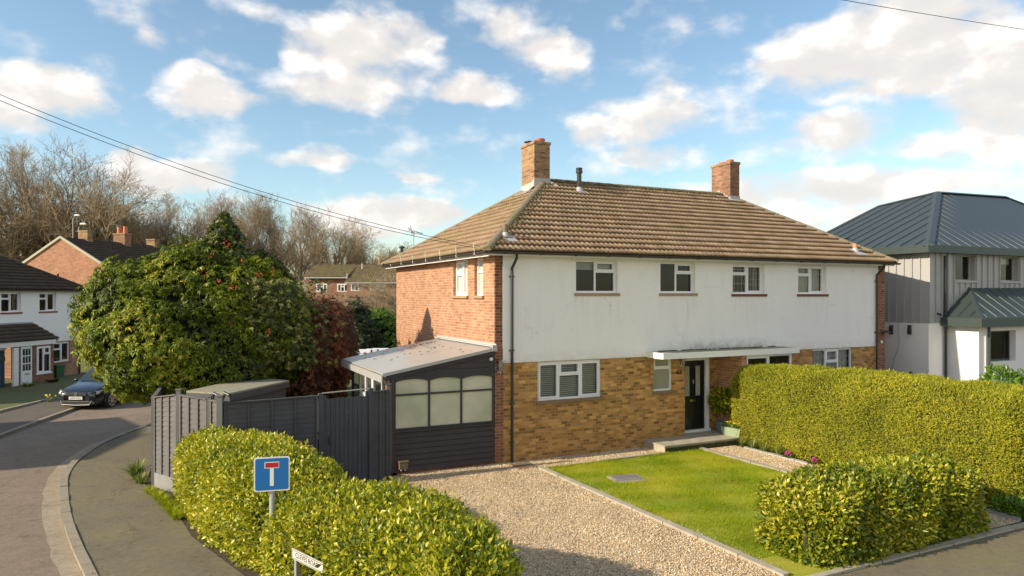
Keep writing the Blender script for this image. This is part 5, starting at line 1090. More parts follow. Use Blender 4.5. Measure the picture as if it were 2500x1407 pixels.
#==================================================================== FAR TERRACE (behind the garden)
def far_terrace():
    d=75; c=W(745,d); rt=empty('brick_terrace',(c[0],c[1],0),math.atan2(RY,RX),'distant staggered brick terrace with mossy tiled roof beyond the back garden','house')
    k=d/1720; X=lambda px:(px-745)*k*1.0; Z=lambda y:4.17+(722-y)*k
    q=MB(); 
    wl=[(X(772),X(799),Z(713),Z(693)),(X(823),X(850),Z(713),Z(693))]; wall(q,X(746),X(851),-1,Z(677),wl,.1); q.obj('brick_wall','brick_far',rt)
    q=MB(); wr=[(X(863),X(883),Z(711),Z(693)),(X(909),X(945),Z(711),Z(693))]; B2=((0,-1.2,0),(1,0,0),(0,-1,0)); q.basis(*B2); wall(q,X(853),X(1050),-1,Z(691),wr,.1); q.poly([(X(853),0,-1),(X(853),-1.3,-1),(X(853),-1.3,Z(691)),(X(853),0,Z(691))]); q.obj('front_wall','brick_far',rt)
    for w in wl: window(rt,FRONT,*w,[(1,[1],[1]),(1,[1.8,1],[0,1]),(1,[1],[1])],fw=.09,b=.02)
    for w in wr: window(rt,B2,*w,[(1,[1],[1]),(1,[1.8,1],[0,1])],fw=.09,b=.02,inside='net')
    q=MB(*B2); q.box(X(868),X(895),0,.02,-.9,Z(738)); q.obj('far_door','door_black',rt)
    q=MB(*B2); q.extrude([(X(855),0,Z(727)),(X(1040),0,Z(727)),(X(1040),1.6,Z(738)),(X(855),1.6,Z(738))],(0,0,.1)); q.obj('porch_canopy','tile_dark',rt)
    zr=Z(643); 
    Ls=math.hypot(5,zr-Z(677)); tiles('roof_slope',(0,-.4,Z(677)),(1,0,0),(0,5/Ls,(zr-Z(677))/Ls),(0,-(zr-Z(677))/Ls,5/Ls),Ls,lambda v:X(745)-.2,lambda v:X(851),'tile_far',rt,g=.36,per=.3,amp=.05)
    Ls=math.hypot(6.2,zr-Z(690)); tiles('front_slope',(0,-1.6,Z(690)),(1,0,0),(0,6.2/Ls,(zr-Z(690))/Ls),(0,-(zr-Z(690))/Ls,6.2/Ls),Ls,lambda v:X(850),lambda v:X(1055),'tile_far',rt,g=.36,per=.3,amp=.05)
    q=MB(); q.extrude([(X(745)-.25,-4.7,zr-.05),(X(1055),-4.7,zr-.05),(X(1055),-9.5,Z(680)),(X(745)-.25,-9.5,Z(680))],(0,0,.1)); q.box(X(746),X(1050),-9,-.2,-1,Z(690)); q.obj('rear_roof','tile_far',rt)
    q=MB(); q.box(X(745),X(851),.3,.42,Z(680),Z(677)); q.box(X(850),X(1055),1.5,1.62,Z(693),Z(690)); q.box(X(848),X(851),.42,.5,Z(690),Z(668)); q.obj('gutter','lead_white',rt)
    q=MB(); q.box(X(902),X(909),-5.4,-4.5,zr-.4,Z(631)); c2=q.obj('chimney','brick_chimney',rt); q=MB(); q.lathe((X(905),-4.9,Z(631)),[(.15,0),(.12,.4)],8); q.obj('chimney_pot','terracotta_pale',c2)
    q=MB(); q.tube([(X(911),-5,Z(640)),(X(911),-5,Z(600))],.03,5); q.box(X(907),X(911),-5.05,-4.95,Z(614),Z(612)); q.tube([(X(869),-3.2,Z(655)),(X(869),-3.2,Z(640))],.09,6); q.obj('aerial','lead_white',rt)
far_terrace()
#==================================================================== RIGHT MODERN HOUSE
RH=empty('modern_grey_house',(16.1,-.4,0),0,'modern white rendered house with grey zinc cladding and dark standing seam roof on the right','house')
def f():
    X0,Y0=16.1,-.4
    FR=((0,Y0,0),(1,0,0),(0,-1,0)); LF=((X0,0,0),(0,-1,0),(-1,0,0))
    q=MB(*FR); wall(q,X0,30,3.22,5.66,[(17.5,18.66,4.70,5.60),(20.15,21.30,4.70,5.60)],.22); q.basis(*LF); wall(q,-9,-Y0,3.22,5.66,(),.1); q.obj('zinc_cladding','zinc_grey',RH)
    q=MB(*LF)
    for k in range(30): a=.1-.3*k; q.box(a-.013,a+.013,.001,.045,3.22,5.66)
    q.basis(*FR)
    for a in (16.1,16.45,16.75,17.1,17.44,18.72,19.05,19.4,19.75,20.1,21.36,21.7,22,22.3,22.6,23): q.box(a-.014,a+.014,.001,.045,3.22 if a<17.2 or a>18.7 else 3.22,5.66)
    for a in (17.78,18.1,18.42,20.45,20.75,21.05): q.box(a-.014,a+.014,.001,.045,3.22,4.62)
    q.box(17.44,18.72,.001,.06,4.63,4.69); q.box(20.1,21.36,.001,.06,4.63,4.69); q.obj('standing_seam','zinc_grey',RH)
    window(RH,FR,17.5,18.66,4.70,5.60,[(1,[1],[0])],b=-.18,fw=.045,frame='zinc_grey'); window(RH,FR,20.15,21.30,4.70,5.60,[(1,[1],[0])],b=-.18,fw=.045,frame='zinc_grey',inside='roller')
    q=MB(*FR); wall(q,X0,17.1,-.3,3.219,(),.1,-.01); q.basis((X0+.01,0,0),(0,-1,0),(-1,0,0)); wall(q,-9,-Y0-.01,-.3,3.219,(),.1); q.obj('rendered_wall','render_clean',RH)
    # porch wing
    yf=-1.48; xw=17.07; PF=((0,yf,0),(1,0,0),(0,-1,0)); PL=((xw,0,0),(0,-1,0),(-1,0,0))
    q=MB(*PF); wall(q,xw,26,-.3,3.12,[(17.72,19.15,1.92,2.97)],.25); q.basis(*PL); wall(q,-Y0+.001,-yf,-.3,3.12,(),.1); q.obj('wing_wall','render_clean',RH)
    q=MB(*PF); q.box(17.36,17.66,.001,.04,-.3,3.1); q.box(17.66,26,.001,.04,3.0,3.1); q.obj('wing_trim','render_clean',RH)
    window(RH,PF,17.72,19.15,1.92,2.97,[(1,[1],[0])],b=-.2,fw=.06,frame='zinc_green',inside=None)
    # roofs
    A=(15.75,-.62,5.88);Bp=(22.5,3.5,8.62);Cc=(21.4,5.5,8.18);Dd=(18.16,5.6,6.85);E=(15.75,5.8,5.88);Rr=(27.4,3.5,8.72);Fr=(31.4,-.62,5.88)
    q=MB((0,0,0),(1,0,0),(0,1,0)); q.poly([A,Bp,Cc,Dd,E]); q.poly([A,Fr,Rr,Bp]); q.poly([Bp,Rr,(27.4,7.5,6.6),Cc]); q.poly([Fr,(31.4,7.5,5.88),Rr]); q.obj('zinc_roof','zinc',RH)
    q=MB((0,0,0),(1,0,0),(0,1,0))
    def seam(p0,p1,w=.012,hh=.032): 
        p0=Vector(p0);p1=Vector(p1); d=(p1-p0).normalized(); s=d.cross(Vector((0,0,1))).normalized()*w; up=Vector((0,0,hh)); i0=len(q.v)
        for p in (p0,p1): q.v+=[tuple(p-s),tuple(p+s),tuple(p+s*.6+up),tuple(p-s*.6+up)]
        q.f+=[(i0,i0+1,i0+5,i0+4),(i0+1,i0+2,i0+6,i0+5),(i0+2,i0+3,i0+7,i0+6),(i0+3,i0,i0+4,i0+7),(i0,i0+3,i0+2,i0+1),(i0+4,i0+5,i0+6,i0+7)]
    y=-.1
    while y<5.5:
        # left slope seam from eave up to the boundary
        if y<3.5: t=(y+.62)/(3.5+.62); xe,ze=15.75+t*6.75,5.88+t*2.74
        else:
            t=(y-3.5)/2.0; xe=22.5-1.1*t; ze=8.62-.44*t
        seam((15.78,y,5.90),(xe-.12,y,5.88+(xe-.12-15.75)*.4059)); y+=.55
    x=16.4
    while x<31:
        if x<22.5: t=(x-15.75)/6.75
        elif x<27.4: t=1
        else: t=(31.4-x)/4.0
        t=max(0,t-.02); seam((x,-.60,5.89),(x,-.62+4.12*t,5.88+2.74*t)); x+=.56
    q.obj('roof_seam','zinc',RH)
    q=MB((0,0,0),(1,0,0),(0,1,0))
    def cap(p0,p1,w=.17,hh=.05,m=q):
        p0=Vector(p0);p1=Vector(p1); d=(p1-p0).normalized(); s=d.cross(Vector((0,0,1))).normalized()*w; dn=Vector((0,0,-.03)); up=Vector((0,0,hh)); i0=len(m.v)
        for p in (p0,p1): m.v+=[tuple(p-s+dn),tuple(p+up),tuple(p+s+dn)]
        m.f+=[(i0,i0+1,i0+4,i0+3),(i0+1,i0+2,i0+5,i0+4),(i0,i0+2,i0+1),(i0+3,i0+4,i0+5)]
    cap(A,Bp);cap(Bp,Rr);cap(Bp,Cc);cap(Cc,Dd);cap(Rr,Fr);cap(Dd,E); q.obj('ridge_cap','zinc',RH)
    q=MB((0,0,0),(1,0,0),(0,1,0)); q.box(15.72,15.76,-.64,5.8,5.63,5.885); q.box(15.76,31,-.66,-.62,5.63,5.885); q.box(15.76,16.1,-.62,5.8,5.632,5.65); q.box(16.1,31,-.62,-.401,5.632,5.65); q.obj('roof_fascia','zinc_green',RH)
    # wing roof
    a=(16.75,-1.75,3.42);b=(18.3,-.42,4.44);c=(26,-.42,4.5);dd=(26,-1.75,3.42);e=(16.75,-.42,3.42)
    q=MB((0,0,0),(1,0,0),(0,1,0)); q.poly([a,dd,c,b]); q.poly([e,a,b]); q.obj('wing_roof','zinc_green',RH)
    q=MB((0,0,0),(1,0,0),(0,1,0))
    x=17.1
    while x<26:
        t=min(1,(x-16.75)/1.55)-.03; seam((x,-1.73,3.44),(x,-1.75+1.33*t,3.42+1.02*t)); x+=.55
    for yy,t in ((-1.35,.30),(-.95,.6)): seam((16.78,yy,3.44),(16.75+1.55*t,yy,3.42+1.02*t))
    cap(a,b,.10,.04,q); q.obj('wing_seam','zinc_green',RH)
    q=MB((0,0,0),(1,0,0),(0,1,0)); q.box(16.70,16.75,-1.79,-.42,3.13,3.42); q.box(16.75,26,-1.79,-1.75,3.13,3.42); q.box(16.75,26,-1.75,-1.485,3.131,3.15); q.box(16.75,17.06,-1.48,-.42,3.131,3.15); q.obj('wing_fascia','zinc_green',RH)
    for x,y,z1,z0 in ((16.88,-.47,5.55,3.5),(16.9,-.47,3.1,0),(17.5,-1.56,3.1,0)):
        q=MB((0,0,0),(1,0,0),(0,1,0)); q.tube([(x,y,z1),(x,y,z0)],.045,10); q.obj('downpipe','ink' if y>-1 else 'zinc_green',RH)
    for y,z in ((.94,2.95),(.24,2.98),(.21,1.35)):
        q=MB((0,0,0),(1,0,0),(0,1,0)); q.extrude([(16.05,y-.05,z-.16),(16.05,y+.05,z-.16),(16.05,y+.04,z+.16),(16.05,y-.04,z+.16)],(-.1,0,0)); q.obj('wall_light','ink',RH)
    q=MB((0,0,0),(1,0,0),(0,1,0)); q.tube([(16.5,-.42,3.55),(16.45,-.55,3.53),(16.38,-.62,3.5)],.035,8); q.obj('security_camera','camera_black',RH)
    q=MB((0,0,0),(1,0,0),(0,1,0)); q.tube([(16.08,.7,3.2),(16.08,.68,2.4),(16.08,.9,1.8),(16.08,.98,1.0)],.01,5); q.obj('cable','steel_post',RH)
sub(RH,f)
# orange roofed house behind
def orange():
    c=W(2448,36); rt=empty('tiled_house',(c[0],c[1],0),math.atan2(RY,RX),'sliver of a pale orange tiled roof behind the grey zinc roof','house')
    q=MB(); q.box(0,12,-8,0,-.3,6.2); q.obj('wall','brick_red',rt)
    Ls=math.hypot(4.5,2.6); tiles('roof_slope',(0,-.4,6.75),(1,0,0),(0,4.5/Ls,2.6/Ls),(0,-2.6/Ls,4.5/Ls),Ls,lambda v:-.5,lambda v:13,'tile_orange',rt)
    q=MB(); q.extrude([(-.5,-4.1,9.3),(13,-4.1,9.3),(13,-8.6,6.7),(-.5,-8.6,6.7)],(0,0,.08)); q.obj('rear_roof','tile_orange',rt)
orange()
#==================================================================== CAR
def car():
    fwd=Vector((-.50,-.866,0)).normalized(); c=W(266,28.1); th=math.atan2(fwd.y,fwd.x)
    rt=empty('parked_car',(c[0]+.05,c[1]+.1,-.13),th,'dark blue hatchback parked with two wheels at the far kerb under the bush','car')
    # stations along x (front +): x, half width, z sill, z belt, z roof, roof half width
    st=[(1.98,.50,.30,.56,.58,.44),(1.95,.66,.22,.62,.66,.56),(1.86,.76,.18,.68,.74,.66),(1.6,.83,.17,.74,.84,.70),(1.2,.845,.17,.80,.92,.72),(.95,.85,.17,.86,.97,.72),(.55,.85,.17,.90,1.22,.64),(.25,.85,.17,.91,1.40,.60),(-.2,.85,.17,.92,1.46,.59),(-.8,.85,.17,.93,1.455,.58),(-1.3,.845,.18,.94,1.40,.57),(-1.65,.83,.2,.95,1.20,.58),(-1.9,.78,.25,.92,.98,.62),(-1.98,.70,.32,.80,.84,.60)]
    V=[];F=[]
    for (x,w,zs,zb,zr,rw) in st:
        sec=[(-w*.93,zs),(-w,zs+.18*(zb-zs)),(-w*1.0,zs+.6*(zb-zs)),(-w*.975,zb),(-rw-(w-rw)*.25,zb+(zr-zb)*.55),(-rw,zr-.03*(zr>1.1)),(-rw*.6,zr+.015),(0,zr+.03)]
        sec+= [(-a,b) for a,b in sec[-2::-1]]
        V+=[(x,a,b) for a,b in sec]
    m=15
    for k in range(len(st)-1):
        for j in range(m-1): F.append((k*m+j,k*m+j+1,(k+1)*m+j+1,(k+1)*m+j))
    F.append(tuple(range(m))); F.append(tuple((len(st)-1)*m+j for j in range(m))[::-1])
    for k in range(len(st)-1): F.append((k*m,(k+1)*m,(k+1)*m+m-1,k*m+m-1))
    q=MB(); q.v=V; q.f=F; b=q.obj('body','car_paint',rt,smooth=True); sd=b.modifiers.new('s','SUBSURF'); sd.levels=2; sd.render_levels=2
    q=MB((0,0,0),(1,0,0),(0,1,0)); q.poly([(.97,-.66,.985),(.97,.66,.985),(.28,.56,1.405),(.28,-.56,1.405)]); q.v=[(v[0]+.03,v[1],v[2]+.03) for v in q.v]; q.obj('windscreen','car_glass',rt)
    for s in (1,-1):
        q=MB((0,0,0),(1,0,0),(0,1,0)); q.poly([(.62,s*.815,.97),(-1.3,s*.815,.99),(-1.0,s*.655,1.37),(.1,s*.665,1.37)]); q.obj('side_window','car_glass',rt)
        q=MB((0,0,0),(1,0,0),(0,1,0)); q.blob((.62,s*.98,1.0),(.07,.11,.07),3); q.obj('mirror','car_paint',rt,smooth=True)
        q=MB((0,0,0),(1,0,0),(0,1,0)); q.extrude([(1.93,s*.42,.60),(1.94,s*.56,.58),(1.80,s*.80,.64),(1.66,s*.85,.76),(1.78,s*.70,.735),(1.90,s*.45,.69)],(.045,0,0)); q.obj('headlight','lamp_glass',rt)
        q=MB((0,0,0),(1,0,0),(0,1,0)); q.tube([(1.90,s*.62,.30),(1.96,s*.60,.30)],.055,12); q.obj('fog_lamp','lamp_glass',rt)
    q=MB((0,0,0),(1,0,0),(0,1,0)); q.box(1.96,2.01,-.40,.40,.585,.665); g=q.obj('grille','ink',rt,bevel=.01); q=MB((0,0,0),(1,0,0),(0,1,0)); q.box(2.011,2.018,-.40,.40,.655,.664); q.box(2.011,2.018,-.40,.40,.588,.597); q.tube([(2.0,0,.635),(2.03,0,.635)],.062,18); q.obj('badge','chrome',g)
    q=MB((0,0,0),(1,0,0),(0,1,0)); q.box(1.94,2.02,-.55,.55,.24,.38); li=q.obj('lower_intake','ink',rt,bevel=.02); q=MB((0,0,0),(1,0,0),(0,1,0)); q.tube([(2.0,-.60,.38),(2.03,-.54,.245),(2.04,0,.225),(2.03,.54,.245),(2.0,.60,.38)],.014,6); q.obj('bumper_trim','trim_chrome',li)
    q=MB((0,0,0),(1,0,0),(0,1,0)); q.box(2.005,2.03,-.26,.26,.43,.54); pl=q.obj('number_plate','plate',rt); text('plate_lettering','GM14 ELJ',.11,'ink',pl,(2.032,0,.485),(0,1,0),(1,0,0),.001,sx=.92)
    for x in (1.22,-1.25):
        for s in (1,-1):
            q=MB((0,0,0),(1,0,0),(0,1,0)); q.tube([(x,s*.70,.31),(x,s*.72,.31),(x,s*.87,.31),(x,s*.885,.31)],[.28,.31,.31,.28],28); w=q.obj('wheel','tyre',rt)
            q=MB((0,0,0),(1,0,0),(0,1,0))
            for k in range(7):
                a=2*PI*k/7; ca,sa=math.cos(a),math.sin(a); p=lambda r,t:(x+ca*r-sa*t,s*.888,.31+sa*r+ca*t); q.extrude([p(.03,-.022),p(.205,-.03),p(.205,.03),p(.03,.022)],(0,s*.012,0))
            ring=[(x+.215*math.cos(t),s*.892,.31+.215*math.sin(t)) for t in np.linspace(0,2*PI,29)]; q.tube(ring,.014,6,cap=False); q.tube([(x,s*.885,.31),(x,s*.905,.31)],.04,12); q.obj('rim','rim',w)
            q=MB((0,0,0),(1,0,0),(0,1,0)); ring=[(x+.35*math.cos(t),s*.845,.31+.35*math.sin(t)) for t in np.linspace(-.1,PI+.1,17)]; q.tube(ring,.03,6); q.obj('wheel_arch','ink',rt)
car()
#==================================================================== BARE TREES
def tree_segments(seed,h=18,spread=.55,up=.35,levels=5,gn=0,nb=(9,7,6,5,4),trunk_r=.45,fork=.3,seglen=.28):
    r=random.Random(seed); segs=[]
    def grow(p,d,L,rad,lev):
        k=4 if lev<2 else (3 if lev<4 else 2); pts=[p]; dirs=[]; q=p; dd=d.copy()
        for i in range(k):
            g=.07+.03*lev+gn*.13; dd=(dd+Vector((r.gauss(0,g),r.gauss(0,g),r.gauss(0,g)*.6+up*.13))).normalized(); n=q+dd*(L/k)
            r0=rad*(1-.62*i/k); r1=rad*(1-.62*(i+1)/k); segs.append((tuple(q),tuple(n),r0,r1)); q=n; pts.append(n); dirs.append(dd.copy())
        if lev<levels:
            m=nb[min(lev,len(nb)-1)]
            for j in range(m):
                t=(fork if lev==0 else .2)+(1-(fork if lev==0 else .2))*((j+r.random())/m); i=min(int(t*k),k-1); fr=t*k-i; b=pts[i].lerp(pts[i+1],fr); 
                ax=Vector((r.gauss(0,1),r.gauss(0,1),r.gauss(0,.5))).normalized(); s=ax.cross(dirs[i]); s.normalize(); a=r.uniform(.45,1.0)*(spread*1.7 if lev==0 else 1)
                nd=(dirs[i]*math.cos(a)+s*math.sin(a)+Vector((0,0,up*.35))).normalized()
                grow(b,nd,L*r.uniform(.46,.70)*(1.15-.35*t),rad*(1-.62*t)*r.uniform(.42,.62),lev+1)
    grow(Vector((0,0,-.5)),Vector((r.gauss(0,.06),r.gauss(0,.06),1)).normalized(),h*.62,trunk_r,0)
    return segs
def seg_mesh(name,segs,mat,minr=.012,scale=1.0,rlo=0,rhi=9e9):
    S_=[s for s in segs if rlo<=s[2]<rhi]; a=np.array([s[0] for s in S_]);b=np.array([s[1] for s in S_]);r0=np.maximum(np.array([s[2] for s in S_]),minr)*scale;r1=np.maximum(np.array([s[3] for s in S_]),minr)*scale
    d=nrm(b-a); s=nrm(np.cross(d,np.array([[.31,.55,.77]]))); t=np.cross(d,s); n=len(a); k=4 if rlo>.03 else 3; V=[]
    for P,R in ((a,r0),(b,r1)):
        for j in range(k): ang_=2*PI*j/k; V.append(P+(s*math.cos(ang_)+t*math.sin(ang_))*R[:,None])
    V=np.stack(V,1).reshape(-1,3); base=(np.arange(n)*2*k)[:,None]; F=np.concatenate([base+np.array([[j,(j+1)%k,k+(j+1)%k,k+j]]) for j in range(k)],0)
    o=npmesh(name,V,F,mat); me=o.data; bpy.data.objects.remove(o); return me
TP=[]
for i,(sd,h_,sp,up,gn,mt,mt2) in enumerate(((1,17,.42,.55,.2,'bark','bark'),(2,18,.36,.7,.1,'bark_pale','bark_pale'),(5,15,.7,.1,1.1,'bark_pale','bark_pale'),(9,16,.45,.45,.4,'bark','bark_pale'),(14,13,.62,.35,.5,'bark_dark','bark'))):
    sg=tree_segments(sd,h_,sp,up,5,gn,(9,6,5,4,3),trunk_r=.42 if i!=2 else .6); TP.append((seg_mesh('trunk',sg,mt,rlo=.05),seg_mesh('crown',sg,mt2,minr=.0085,rhi=.05),h_,sg))
def tree(px,ytop,d,proto,label,sx=1.0,rz=None,ivy=0,group='bare trees beyond the houses',zb=None):
    tr,cr,hh,sg=TP[proto]; top=4.17+(722-ytop)/1720*d; zb=-.5+max(0,(d-55))*.02 if zb is None else zb
    hmax=float(np.percentile([s[1][2] for s in sg],99.3)); sc=(top-zb)/hmax; c=W(px,d,zb); rt=empty('bare_tree',c,rz if rz is not None else random.uniform(0,6.28),label,'tree',group); rt.scale=(sc*sx,sc*sx,sc)
    for nm,me in (('trunk',tr),('crown',cr)):
        o=bpy.data.objects.new(nm,me); COL.objects.link(o); o.parent=rt
    if ivy:
        big=[s for s in sg if s[2]>.16 and s[0][2]<hh*.55]; n=ivy; ii=rng.integers(0,len(big),n); P=np.array([big[i][0] for i in ii]); Q=np.array([big[i][1] for i in ii]); t=rng.random(n)[:,None]; d_=nrm(rng.normal(0,1,(n,3))); P=P+(Q-P)*t+d_*rng.uniform(.15,.6,n)[:,None]
        leaves('ivy',P,d_,nrm(d_+rng.normal(0,.5,(n,3))),rng.uniform(.2,.4,n),.2,'leaf_ivy',rt)
    return rt
tree(-70,330,84,2,'gnarled oak partly cut by the left edge',1.25)
tree(30,375,88,0,'tall bare tree at the far left behind the white roof',1.1)
tree(95,345,90,1,'tall slender bare tree above the white roof',1.0)
tree(165,350,86,0,'ivy-clad bare tree with fanned branches left of the first cloud',1.25,ivy=1500,rz=2.0)
tree(235,415,88,3,'bare tree leaning right above the terrace ridge',1.3,ivy=900,rz=.5)
tree(40,470,98,2,'pale gnarled oak low behind the brick gable',1.5,rz=1)
tree(130,500,96,4,'spreading dark bare tree behind the left chimney',1.5)
tree(290,485,94,4,'low spreading bare tree between the chimneys',1.4)
tree(345,505,100,3,'small bare tree above the right chimney of the terrace',1.1)
tree(395,482,98,1,'thin bare tree right of the terrace chimneys',.9)
tree(440,492,97,3,'bare ivy-stemmed tree left of the holly',.8,ivy=700)
tree(495,478,104,1,'bare tree behind the holly, left side',1.0)
tree(545,470,103,0,'bare tree directly behind the holly tip',1.0,rz=1)
tree(595,468,100,1,'tall bare tree just right of the holly tip',1.0,rz=2.2)
tree(640,475,102,0,'broad bare tree right of the holly tip',1.1)
tree(690,500,104,1,'bare tree midway between holly and back terrace',1.1,rz=4)
tree(735,505,98,0,'bare tree above the left end of the back terrace',1.05,rz=2)
tree(785,512,100,1,'upright bare tree over the left part of the back terrace roof',1.05,rz=5)
tree(830,528,102,3,'wide bare tree over the back terrace roof',1.15)
tree(870,560,104,1,'small bare tree above the back terrace chimney',1.0,rz=3)
tree(470,545,95,4,'low dark spreading tree behind the terrace end',1.3)
tree(920,592,120,3,'distant low bare tree beside the house eaves',1.4)
tree(1000,600,130,4,'distant bare tree hidden behind the main roof edge',1.4)
# garden shrubs without leaves near the back house
for px,yt,d,l in ((800,712,54,'left'),(958,665,50,'right')):
    tree(px,yt,d,3,'leafless brown garden shrub in front of the distant brick terrace, %s one'%l,1.5,group='leafless shrubs',zb=-.4).name='bare_shrub'
# far-off wood reading as one mass
n=60000; px=rng.uniform(-200,1300,n); dd=rng.uniform(118,140,n); l=(px-1250)/1720*dd; top=np.interp(px,[-200,0,300,420,560,700,850,900,960,1300],[480,470,520,590,560,560,590,605,622,640]); zt=4.17+(722-top)/1720*dd
z=rng.uniform(-1,1,n); z=np.where(z<0,0,z)**.7*zt*(.8+.2*np.sin(px*.11)*np.sin(px*.043+1)); P=np.stack([CAMP[0]+l*RX+dd*FX,CAMP[1]+l*RY+dd*FY,z],1)
o=leaves('woodland',P,rng.normal(0,.5,(n,3))+[0,0,1.3],rng.normal(0,1,(n,3)),rng.uniform(1.0,2.6,n),.10,'twig_mass',fold=.1); tag(o,'far-off leafless woodland behind the houses','woodland',None,'stuff')
#==================================================================== CABLES, AERIALS
def cable(p0,p1,sag,label,r=.0065):
    p0=Vector(p0);p1=Vector(p1); q=MB(); pts=[]
    for i in range(25): t=i/24; p=p0.lerp(p1,t); pts.append((p.x,p.y,p.z-sag*4*t*(1-t)))
    q.tube(pts,r,5,world=True); o=q.obj('overhead_cable','wire'); tag(o,label,'cable','overhead cables'); return o
def at(px,py,d): return W(px,d,4.17+(722-py)/1720*d)
cable(at(-250,122,13.0),at(1172,602,17.6),.42,'upper of the two overhead cables sloping down to the left gable eaves')
cable(at(-250,138,12.6),at(1168,607,17.5),.42,'lower of the two overhead cables sloping down to the left gable eaves')
cable(at(1900,-28,14),at(2700,100,19),.05,'single overhead cable crossing the top right corner',.007)
def aerial():
    d=42; c=at(1010,640,d); k=d/1720; rt=empty('tv_aerial',c,0,'thin television aerial showing over the left roof slope','aerial')
    def f():
        z=lambda y:4.17+(722-y)*k; q=MB((c[0],c[1],0),(RX,RY,0),(RY,-RX,0)); X=lambda px:(px-1010)*k
        q.tube([(0,0,z(640)),(0,0,z(562))],.03,5); q.obj('mast','steel_post',rt); q=MB((c[0],c[1],0),(RX,RY,0),(RY,-RX,0)); q.tube([(X(996),0,z(561)),(X(1032),0,z(571))],.025,5); q.tube([(X(1002),0,z(552)),(X(1006),0,z(575))],.03,4); q.tube([(X(997),0,z(556)),(X(1012),0,z(573))],.03,4)
        for xx in (1014,1019,1024,1029): q.tube([(X(xx),-.3,z(566+(xx-1014)*.3)),(X(xx)+.1,.3,z(566+(xx-1014)*.3))],.02,4)
        q.obj('elements','steel_post',rt)
    sub(rt,f)
aerial()
c=at(981,612,48); q=MB((c[0],c[1],0),(RX,RY,0),(RY,-RX,0)); z=lambda y:4.17+(722-y)*48/1720; q.tube([(0,0,3),(0,0,z(606))],.12,8); q.tube([(0,0,z(606)),(0,0,z(602))],.2,8); tag(q.obj('flue_pipe','black_plastic'),'small black flue tip just beyond the left roof corner','flue pipe')
#==================================================================== WORLD: NISHITA + CLOUDS
AZ=math.radians(-3); EL=math.radians(25.2)
w=bpy.data.worlds.new('World'); S.world=w; w.use_nodes=True; nt=w.node_tree; nt.nodes.clear(); NN=nt.nodes.new; LK_=nt.links.new
out=NN('ShaderNodeOutputWorld'); sky=NN('ShaderNodeTexSky'); sky.sky_type='NISHITA'; sky.sun_disc=False; sky.sun_elevation=EL; sky.sun_rotation=math.radians(270)-AZ; sky.altitude=50; sky.air_density=1.0; sky.dust_density=.6; sky.ozone_density=1.6
def wm(op,a,b=None,c=None):
    n=NN('ShaderNodeMath'); n.operation=op
    for i,v in enumerate((a,b,c)):
        if v is None: continue
        if hasattr(v,'node'): LK_(v,n.inputs[i])
        else: n.inputs[i].default_value=v
    return n.outputs[0]
tc=NN('ShaderNodeTexCoord'); D_=tc.outputs['Generated']
def dot(vec):
    n=NN('ShaderNodeVectorMath'); n.operation='DOT_PRODUCT'; LK_(D_,n.inputs[0]); n.inputs[1].default_value=vec; return n.outputs['Value']
az=wm('ARCTAN2',dot((RX,RY,0)),dot((FX,FY,0))); el=wm('ARCSINE',dot((0,0,1)))
cb=NN('ShaderNodeCombineXYZ'); LK_(az,cb.inputs[0]); LK_(el,cb.inputs[1])
def wnoise(vec,scale,detail,rough=.6,st=(1,1,1)):
    mp=NN('ShaderNodeMapping'); mp.inputs['Scale'].default_value=st; LK_(vec,mp.inputs[0]); n=NN('ShaderNodeTexNoise'); n.inputs['Scale'].default_value=scale; n.inputs['Detail'].default_value=detail; n.inputs['Roughness'].default_value=rough; LK_(mp.outputs[0],n.inputs['Vector']); return n
w1=wnoise(cb.outputs[0],7,5,.6,(1,1.5,1)); wa=NN('ShaderNodeVectorMath'); wa.operation='MULTIPLY_ADD'; LK_(w1.outputs['Color'],wa.inputs[0]); wa.inputs[1].default_value=(.13,.07,0); 
sbv=NN('ShaderNodeVectorMath'); sbv.operation='SUBTRACT'; LK_(cb.outputs[0],sbv.inputs[0]); sbv.inputs[1].default_value=(.065,.035,0); LK_(sbv.outputs[0],wa.inputs[2]); UV=wa.outputs[0]
CL=[(90,215,190,75,1),(20,275,170,55,.9),(200,235,80,45,.7),(500,225,150,48,1),(620,235,70,26,.55),(440,245,70,35,.7),(880,110,200,85,1),(1010,80,80,60,.8),(740,120,90,50,.8),(860,205,240,60,1),(1150,205,125,48,1),(900,255,150,26,.7),(1250,80,80,50,.7),(1330,135,120,50,.9),(1475,65,60,30,.55),(640,35,80,26,.5),(545,135,70,36,.5),(370,115,45,40,.45),
(1590,285,140,70,.9),(1640,215,70,40,.55),(1440,315,90,50,.8),(1490,250,90,40,.5),(1610,375,140,42,.95),(2030,130,250,105,1.1),(2260,90,260,120,1.2),(2450,220,220,170,1.2),(2180,210,260,55,.9),(1800,160,120,28,.6),(2050,335,190,65,.95),(2260,360,180,42,.85),(2020,470,340,58,1.05),(2250,450,200,42,.95),(1700,450,120,26,.6),(2400,450,150,45,.6),(2100,540,300,40,.9),
(400,425,200,48,1.15),(310,390,90,48,1.1),(510,455,90,28,.8),(790,385,110,35,.85),(1005,433,72,19,.7),(950,535,210,50,1.15),(1090,525,80,30,.9),(760,520,90,26,.6),(600,560,200,20,.4),(80,170,120,40,.6),(2500,330,120,60,.8),(1250,590,300,40,.6),(1900,560,200,30,.6),(300,300,60,18,.3),(960,180,120,50,.6),(1100,40,60,26,.3),(2420,380,100,30,.5),
*[None][:0],(-500,150,300,110,1),(-900,420,400,80,1),(3200,200,400,160,1),(3600,460,400,80,1)]
acc=None; accv=None
